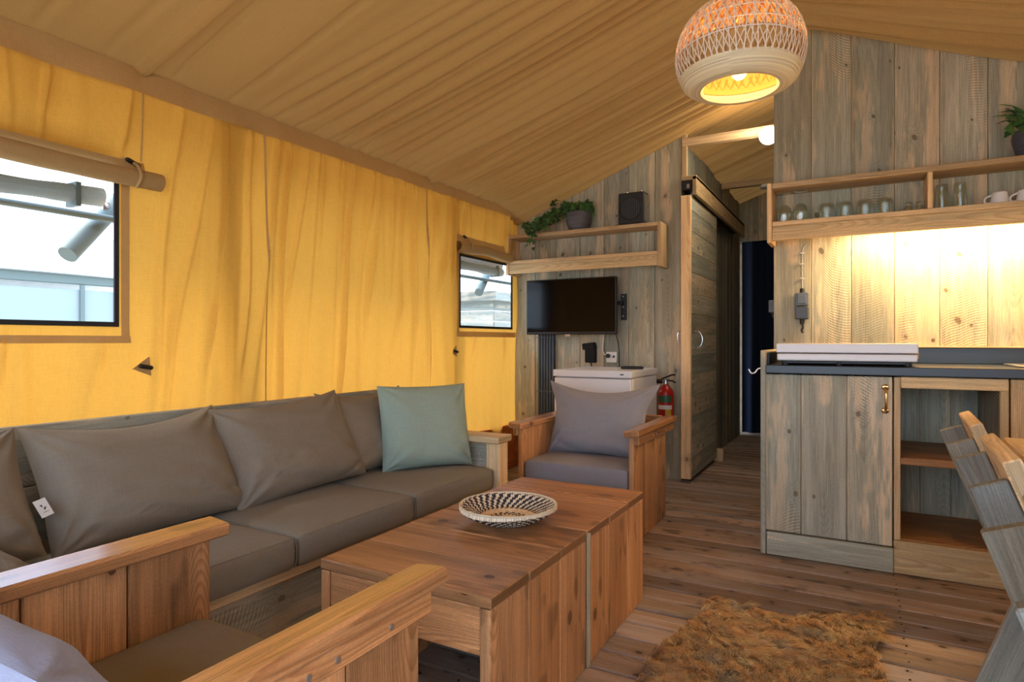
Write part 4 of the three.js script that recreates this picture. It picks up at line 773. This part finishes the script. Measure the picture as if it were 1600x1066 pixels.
{ // fire extinguisher
  const g = thing('fire_extinguisher', 'red fire extinguisher on the board wall beside the sliding door', 'extinguisher', [-1.225, 0.40, 4.52]);
  const red = mat('red_paint', 0xa8140f, 0.3);
  mesh('cylinder', lathe([[0, 0], [0.045, 0], [0.055, 0.012], [0.057, 0.03], [0.057, 0.245], [0.052, 0.27], [0.036, 0.292], [0.02, 0.303], [0.018, 0.315], [0, 0.316]], 36), red, g);
  const band = (y0, y1, m, a0, a1, r = 0.0574) => mesh('label_print', new THREE.CylinderGeometry(r, r, y1 - y0, 24, 1, true, a0, a1 - a0).translate(0, (y0 + y1) / 2, 0), m, g);
  band(0.185, 0.235, mat('green_print', 0x2f5a3c, 0.4, 0, { side: 2 }), -0.9, 1.0); band(0.135, 0.165, mat('white_print', 0xd8d4cc, 0.4, 0, { side: 2 }), -0.9, 1.1); band(0.06, 0.135, mat('yellow_print', 0xc8a030, 0.4, 0, { side: 2 }), 0.2, 1.0, 0.0575);
  mesh('valve', mergeGeometries([cyl(0.014, 0.016, 0.035, 16).translate(0, 0.328, 0), cyl(0.009, 0.009, 0.03, 12).rotateZ(R90).translate(-0.02, 0.335, 0)]), steel, g);
  mesh('gauge', cyl(0.016, 0.016, 0.05, 16).rotateZ(R90).translate(-0.05, 0.335, 0.005), black, g);
  mesh('lever', mergeGeometries([rod(new THREE.Vector3(-0.03, 0.352, 0), new THREE.Vector3(0.05, 0.385, 0.01), 0.006), rod(new THREE.Vector3(0.05, 0.385, 0.01), new THREE.Vector3(0.072, 0.385, 0.01), 0.006)]), black, g);
  mesh('handle', mergeGeometries([rod(new THREE.Vector3(0, 0.345, 0), new THREE.Vector3(0.05, 0.34, 0.01), 0.006), rod(new THREE.Vector3(0.05, 0.34, 0.01), new THREE.Vector3(0.075, 0.328, 0.012), 0.006)]), black, g);
  mesh('bracket', new THREE.BoxGeometry(0.06, 0.2, 0.014).translate(0, 0.15, -0.068), black, g);
}
{ // fan heater on the shelf
  const g = thing('fan_heater', 'black upright fan heater standing on the shelf above the television', 'heater', [-1.465, 1.886, 4.5], 0);
  mesh('body', new RoundedBoxGeometry(0.2, 0.235, 0.1, 3, 0.012).translate(0, 0.128, 0), mat('charcoal_plastic', 0x232427, 0.5), g);
  mesh('front_bezel', new THREE.TorusGeometry(0.082, 0.005, 8, 48).translate(-0.005, 0.125, 0.051), black, g);
  for (let k = 0; k < 6; k++) mesh('grille_ring', new THREE.TorusGeometry(0.012 + k * 0.012, 0.0016, 6, 40).translate(-0.005, 0.125, 0.052), greyBox2, g);
  for (let k = 0; k < 9; k++) mesh('grille_bar', new THREE.BoxGeometry(0.0022, 2 * Math.sqrt(Math.max(0, 0.08 ** 2 - (-0.064 + k * 0.016) ** 2)), 0.003).translate(-0.069 + k * 0.016, 0.125, 0.0535), greyBox, g);
  mesh('base', new RoundedBoxGeometry(0.22, 0.012, 0.12, 2, 0.004).translate(-0.01, 0.0065, 0), black, g);
  for (const x of [-0.05, 0.06]) mesh('dial', cyl(0.013, 0.014, 0.014, 16).translate(x, 0.252, 0), steel, g);
  mesh('side_trim', new THREE.BoxGeometry(0.004, 0.2, 0.07).translate(0.101, 0.125, 0), steel, g);
}
// ---------------------------------------------------------------- plants
const leafGreen = [0x2f5a22, 0x3c6b2a, 0x24481c, 0x4a7832].map((h, i) => mat('ivy_leaf_' + i, h, 0.5, 0, { side: THREE.DoubleSide, transmission: 0.3, thickness: 0, roughness: 0.9 }));
const stemM = mat('ivy_stem', 0x4a4a26, 0.8);
function leafGeo(s) {
  const sh = new THREE.Shape(); sh.moveTo(0, 0); sh.quadraticCurveTo(0.5, -0.22, 0.62, 0.12); sh.quadraticCurveTo(0.46, 0.3, 0.36, 0.42); sh.quadraticCurveTo(0.24, 0.8, 0, 1.05); sh.quadraticCurveTo(-0.24, 0.8, -0.36, 0.42); sh.quadraticCurveTo(-0.46, 0.3, -0.62, 0.12); sh.quadraticCurveTo(-0.5, -0.22, 0, 0);
  const g = new THREE.ShapeGeometry(sh, 3), p = g.attributes.position; for (let i = 0; i < p.count; i++) p.setZ(i, -0.25 * Math.abs(p.getX(i)) - 0.22 * p.getY(i) ** 2); g.scale(s, s, s); g.computeVertexNormals(); return g;
}
const leafA = leafGeo(0.036), leafB = leafGeo(0.046), leafC = leafGeo(0.028);
function leafAt(parent, p, dir, seedYaw) {
  const m = mesh('leaf', pick([leafA, leafA, leafB, leafC]), pick(leafGreen), parent); m.position.copy(p);
  m.rotation.set(rr(-0.9, 0.5), seedYaw + rr(-0.7, 0.7), dir + rr(-0.8, 0.8), 'YXZ'); return m;
}
function ribbedPot(r, h, m, n) { const pr = [[0, 0]]; for (let i = 0; i <= n * 4; i++) { const t = i / (n * 4), rad = r * (0.74 + 0.34 * Math.sin(Math.min(1, t * 1.25) * 1.57) - 0.06 * sm(0.7, 1, t)); pr.push([rad + 0.0016 * Math.sin(t * n * 6.2832), h * t]); } pr.push([r * 0.94, h], [r * 0.9, h * 0.86], [0, h * 0.86]); return lathe(pr, 48); }
{
  const g = thing('ivy_plant', 'trailing green ivy in a grey ribbed pot above the television', 'plant', [-1.9, 1.886, 4.5]);
  mesh('pot', ribbedPot(0.098, 0.145, mat, 9), mat('grey_ribbed_ceramic', 0x55555a, 0.6), g);
  mesh('soil', new THREE.CircleGeometry(0.085, 24).rotateX(-R90).translate(0, 0.128, 0), mat('dark_soil', 0x231a12, 0.95), g);
  const V3 = (x, y, z) => new THREE.Vector3(x, y, z);
  for (let k = 0; k < 64; k++) { const a = rr(0, 6.283), r = 0.12 * Math.sqrt(rnd()); leafAt(g, V3(r * Math.cos(a) * 1.05 + 0.0, 0.15 + rr(0, 0.085) * (1 - r * 3), r * Math.sin(a) * 0.8), rr(-2, 2), 0); }
  const vines = [[V3(-0.03, 0.15, 0), V3(-0.12, 0.2, 0.03), V3(-0.2, 0.14, 0.08), V3(-0.27, 0.06, 0.15), V3(-0.33, -0.03, 0.16), V3(-0.36, -0.10, 0.15)], [V3(-0.03, 0.16, 0.01), V3(-0.14, 0.17, 0.05), V3(-0.24, 0.09, 0.09), V3(-0.35, 0.07, 0.12), V3(-0.41, 0.06, 0.12)], [V3(0, 0.16, -0.02), V3(-0.13, 0.24, 0.0), V3(-0.19, 0.26, 0.0), V3(-0.22, 0.25, 0.01)], [V3(0, 0.15, 0.02), V3(-0.13, 0.14, 0.06), V3(-0.24, 0.06, 0.13), V3(-0.32, 0.0, 0.16)], [V3(0.03, 0.15, 0.02), V3(0.09, 0.17, 0.03), V3(0.11, 0.13, 0.06)], [V3(-0.05, 0.16, 0.02), V3(-0.2, 0.1, 0.09), V3(-0.3, 0.06, 0.14), V3(-0.37, 0.02, 0.16)]];
  for (const [i, v] of vines.entries()) { const c = new THREE.CatmullRomCurve3(v); mesh('stem', new THREE.TubeGeometry(c, 30, 0.0022, 5), stemM, g); const n = [40, 36, 12, 32, 10, 32][i]; for (let k = 0; k < n; k++) { const p = c.getPointAt(0.12 + 0.88 * (k + 0.5) / n); p.add(V3(rr(-0.035, 0.035), rr(-0.03, 0.03), rr(-0.02, 0.03))); leafAt(g, p, 2.4 + rr(-0.7, 0.7), 0); } }
}
{
  const g = thing('fern_plant', 'green fern in a round dark blue grey pot on the kitchen shelf', 'plant', [0.725, 1.886, 3.72]);
  mesh('pot', ribbedPot(0.082, 0.125, mat, 12), mat('blue_grey_ceramic', 0x4a4e5c, 0.5), g);
  mesh('soil', new THREE.CircleGeometry(0.07, 24).rotateX(-R90).translate(0, 0.109, 0), mat('dark_soil', 0x231a12, 0.95), g);
  const sh = new THREE.Shape(); sh.moveTo(-0.004, 0); sh.quadraticCurveTo(-0.014, 0.06, -0.01, 0.1); sh.quadraticCurveTo(-0.004, 0.15, 0, 0.17); sh.quadraticCurveTo(0.006, 0.14, 0.011, 0.1); sh.quadraticCurveTo(0.013, 0.05, 0.004, 0);
  const bl = new THREE.ShapeGeometry(sh, 6); { const p = bl.attributes.position; for (let i = 0; i < p.count; i++) { const y = p.getY(i); p.setXYZ(i, p.getX(i), y - 9 * y ** 3 * 1.2, 4.2 * y * y); } bl.computeVertexNormals(); }
  for (let k = 0; k < 46; k++) { const m = mesh('frond', bl, pick(leafGreen), g), a = rr(0, 6.283); m.position.set(0.045 * Math.sin(a) * rnd(), 0.11 + rr(0, 0.03), 0.045 * Math.cos(a) * rnd()); m.rotation.set(rr(-0.25, 0.35), a, rr(-0.25, 0.25), 'YXZ'); m.scale.setScalar(rr(0.7, 1.15)); }
  for (let k = 0; k < 14; k++) leafAt(g, new THREE.Vector3(rr(-0.1, 0.02), 0.13 + rr(-0.03, 0.06), rr(-0.02, 0.08)), rr(1.2, 3), 0);
}
// ---------------------------------------------------------------- lamps
{
  const LX = -0.4, LD = 2.53, LY = 2.0, g = thing('pendant_lamp', 'round woven bamboo pendant lamp with a solid lower ring and a lit bulb', 'lamp', [LX, LY, LD]);
  const prof = (t) => { const a = -0.42 + t * 1.96; return [0.236 * Math.pow(Math.max(0.001, Math.cos(a)), 0.8), 0.142 + 0.205 * Math.sin(a)]; };
  const bamboo = mat('split_bamboo', 0xeed9ba, 0.6), bamboo2 = mat('pale_bamboo', 0xf4e8da, 0.55), inner = mat('inner_bamboo', 0xcf9a58, 0.7, 0, { side: THREE.DoubleSide, transmission: 0.35, thickness: 0, roughness: 1 });
  const P = (t, th, k = 1) => { const [r, y] = prof(t); return new THREE.Vector3(k * r * Math.sin(th), y * (k === 1 ? 1 : 0.985), k * r * Math.cos(th)); };
  const strip = (t0, t1, th0, dth, k, w, n = 16) => { // a flat split strip lying on the dome
    const pos = [], idx = [];
    for (let i = 0; i <= n; i++) { const s = i / n, t = lerp(t0, t1, s), th = th0 + dth * s, p = P(t, th, k), q = P(Math.min(0.999, t + 0.004), th + dth / n * 0.2 * (t1 > t0 ? 1 : -1) + 0.001, k), d = q.sub(p).normalize(), nrm = new THREE.Vector3(p.x, (p.y - 0.1) * 0.7, p.z).normalize(), sd = d.clone().cross(nrm).normalize().multiplyScalar(w / 2), hh = nrm.clone().multiplyScalar(0.0009);
      for (const [a, b] of [[-1, -1], [1, -1], [1, 1], [-1, 1]]) pos.push(p.x + sd.x * a + hh.x * b, p.y + sd.y * a + hh.y * b, p.z + sd.z * a + hh.z * b);
      if (i) { const o = i * 4, r = o - 4; for (let c = 0; c < 4; c++) { const e = (c + 1) % 4; idx.push(r + c, r + e, o + e, r + c, o + e, o + c); } } }
    const q = new THREE.BufferGeometry(); q.setAttribute('position', new THREE.Float32BufferAttribute(pos, 3)); q.setIndex(idx); q.computeVertexNormals(); return q;
  };
  const A = [], B = [], C = [];
  for (let k = 0; k < 60; k++) { const th = k / 60 * 6.2832 + rr(-0.02, 0.02); A.push(strip(0, 0.95, th, rr(0.5, 0.85), 1, 0.0046)); A.push(strip(0, 0.95, th + 0.05, -rr(0.5, 0.85), 1.008, 0.0046)); B.push(strip(0, 0.97, th + 0.03, rr(-0.12, 0.12), 1.014, 0.0034)); }
  for (const t of [0.2, 0.3, 0.42, 0.55, 0.68, 0.8, 0.9]) B.push(strip(t, t, 0, 6.2832, 1.016, 0.0042, 72));
  for (let k = 0; k < 90; k++) { const th = k / 90 * 6.2832 + rr(-0.03, 0.03); C.push(strip(0.02, 0.96, th, k % 2 ? 0.7 : -0.7, 0.955, 0.009, 12)); }
  mesh('weave', mergeGeometries(A), bamboo, g); mesh('weave', mergeGeometries(B), bamboo2, g); mesh('inner_weave', mergeGeometries(C), inner, g);
  const ring = []; for (let i = 0; i <= 48; i++) { const t = i / 48, a = t * 1.45; ring.push([0.138 + 0.084 * Math.pow(Math.sin(a + 0.05), 0.9) + 0.0009 * Math.sin(t * 90), 0.004 + 0.058 * (1 - Math.cos(a * 1.08)) + 0.0]); }
  const inside = []; for (let i = 48; i >= 0; i--) inside.push([Math.max(0.13, ring[i][0] - 0.009), ring[i][1] + 0.008]);
  const W = 64, H = 256, px = new Uint8Array(W * H * 4); for (let y = 0; y < H; y++) for (let x = 0; x < W; x++) { const n = vn(y * 0.35 + 7, x * 0.03) * 0.6 + vn(y * 1.1, x * 0.1 + 9) * 0.4, k = (y * W + x) * 4, c = [232, 218, 182].map((v) => v * (0.78 + 0.4 * n)); for (let i = 0; i < 3; i++) px[k + i] = clamp(c[i], 0, 255); px[k + 3] = 255; }
  mesh('lower_ring', lathe([...ring, ...inside, ring[0]], 72), mat('coiled_bamboo', 0xffffff, 0.5, 0, { map: dataTex(W, H, px, true) }), g);
  mesh('liner', lathe([[0.206, 0.062], [0.222, 0.09], [0.228, 0.12], [0.226, 0.15], [0.223, 0.15], [0.225, 0.12], [0.219, 0.09], [0.203, 0.062], [0.206, 0.062]], 64), mat('bamboo_liner', 0xd0a060, 0.7, 0, { side: THREE.DoubleSide }), g);
  mesh('socket', cyl(0.02, 0.024, 0.07, 20).translate(0, 0.19, 0), black, g);
  mesh('cord', rod(new THREE.Vector3(0, 0.22, 0), new THREE.Vector3(0, 0.77, 0), 0.0035), whitePlastic, g);
  mesh('top_cap', lathe([[0, 0.372], [0.03, 0.37], [0.045, 0.362], [0.045, 0.35], [0, 0.35]], 32), bamboo, g);
  mesh('bulb', lathe([[0, 0.04], [0.014, 0.043], [0.026, 0.055], [0.031, 0.075], [0.028, 0.1], [0.018, 0.125], [0.014, 0.155], [0, 0.156]], 28), mat('glowing_bulb', 0xffe2b0, 0.3, 0, { emissive: 0xffb45a, emissiveIntensity: 2.2 }), g);
  const l = lamp(new THREE.PointLight(0xffc078, PENDANT)); l.name = 'pendant_glow'; l.position.copy(V(LX, LY + 0.075, LD)); l.shadow.radius = 1.2; l.shadow.bias = -0.002;
}
{
  const g = thing('globe_lamp', 'white glowing globe lamp on the beam at the hallway entrance', 'lamp', [-0.525, 2.42, 4.515]);
  mesh('globe', new THREE.SphereGeometry(0.062, 32, 20), mat('glowing_globe', 0xffffff, 0.3, 0, { emissive: 0xfff0d8, emissiveIntensity: 1.0 }), g);
  mesh('holder', mergeGeometries([cyl(0.03, 0.035, 0.05, 20).rotateX(R90).translate(0, 0.02, -0.06), cyl(0.032, 0.032, 0.012, 24).rotateX(R90).translate(0, 0.035, -0.073)]), whitePlastic, g);
  const l = lamp(new THREE.PointLight(0xfff0d8, GLOBE)); l.name = 'globe_glow'; l.position.copy(V(-0.525, 2.42, 4.515)); l.shadow.radius = 3;
  const s = thing('smoke_detector', 'small pale smoke detector under the far hallway beam', 'detector', [-0.73, 2.43, 6.145]);
  mesh('body', lathe([[0, 0], [0.035, 0.002], [0.055, 0.012], [0.058, 0.03], [0.05, 0.04], [0, 0.0405]], 32), whitePlastic, s); mesh('vent_ring', new THREE.TorusGeometry(0.05, 0.004, 8, 32).rotateX(R90).translate(0, 0.012, 0), greyBox, s);
}
// ---------------------------------------------------------------- rolled blinds and toggles of the canvas wall
{
  const roll = (k, d0, d1, yTop, yRoll, r, label) => {
    const g = thing('rolled_blind', label, 'blind', [XL + 0.03, yRoll, (d0 + d1) / 2]);
    mesh('header', sheet(60, 6, (a, b) => { const D = lerp(d0, d1 - 0.05, a); return L(g, XL + 0.012 + wallFold(D, yTop) * 0.6 + 0.02 * b, lerp(yTop, yRoll, b), D); }, (a, b) => [a * (d1 - d0) * 4, b * 0.4]), hemCanvas, g);
    mesh('roll', sheet(80, 20, (a, b) => { const D = lerp(d0, d1, a), th = -b * 6.2832 * 1.6 + 1.2, rad = r * (0.82 + 0.2 * b) + 0.003 * (vn(D * 11, b * 3) - 0.5); return L(g, XL + 0.03 + r * 0.6 + rad * Math.cos(th), yRoll + rad * Math.sin(th) - 0.006 * Math.sin(a * 9), D); }, (a, b) => [a * (d1 - d0) * 4, b * r * 40]), hemCanvas, g);
    return g;
  };
  const b1 = roll(0, -0.65, 1.5, 1.735, 1.667, 0.036, 'khaki canvas blind rolled up above the large window');
  const b2 = roll(1, 3.63, 4.38, 1.79, 1.70, 0.036, 'khaki canvas blind rolled up above the small window');
  const tog = (g, X, Y, D, m = black) => { mesh('toggle', new THREE.CapsuleGeometry(0.009, 0.045, 4, 10).rotateX(R90).rotateX(-0.35).translate(...L(g, X, Y, D).toArray()), m, g); };
  tog(b1, XL + 0.03, 1.725, 1.405); mesh('tie', tube([L(b1, XL + 0.03, 1.725, 1.405), L(b1, XL + 0.075, 1.70, 1.40), L(b1, XL + 0.092, 1.66, 1.40), L(b1, XL + 0.06, 1.625, 1.40)], 0.007, 20), hemCanvas, b1);
  tog(b2, XL + 0.03, 1.775, 3.76); mesh('tie', tube([L(b2, XL + 0.03, 1.77, 3.76), L(b2, XL + 0.075, 1.74, 3.76), L(b2, XL + 0.092, 1.7, 3.76), L(b2, XL + 0.06, 1.66, 3.76)], 0.007, 20), hemCanvas, b2);
  for (const [D, Y, label] of [[1.455, 0.925, 'canvas tab with a black toggle on the yellow wall below the large window'], [3.64, 0.955, 'canvas tab with a black toggle on the yellow wall below the small window']]) {
    const g = thing('toggle_tab', label, 'toggle', [XL + 0.004 + wallFold(D, Y), Y, D]);
    const tri = new THREE.Shape(); tri.moveTo(-0.045, -0.005); tri.lineTo(0.02, 0.042); tri.lineTo(0.028, -0.035);
    mesh('tab', new THREE.ExtrudeGeometry(tri, { depth: 0.004, bevelEnabled: false }).rotateY(R90), hemCanvas, g);
    mesh('toggle', new THREE.CapsuleGeometry(0.009, 0.04, 4, 10).rotateX(R90).rotateX(-0.2).translate(0.014, 0.002, 0), black, g);
  }
}
scene.traverse((o) => { delete o.at0; });
renderer.render(scene, camera);
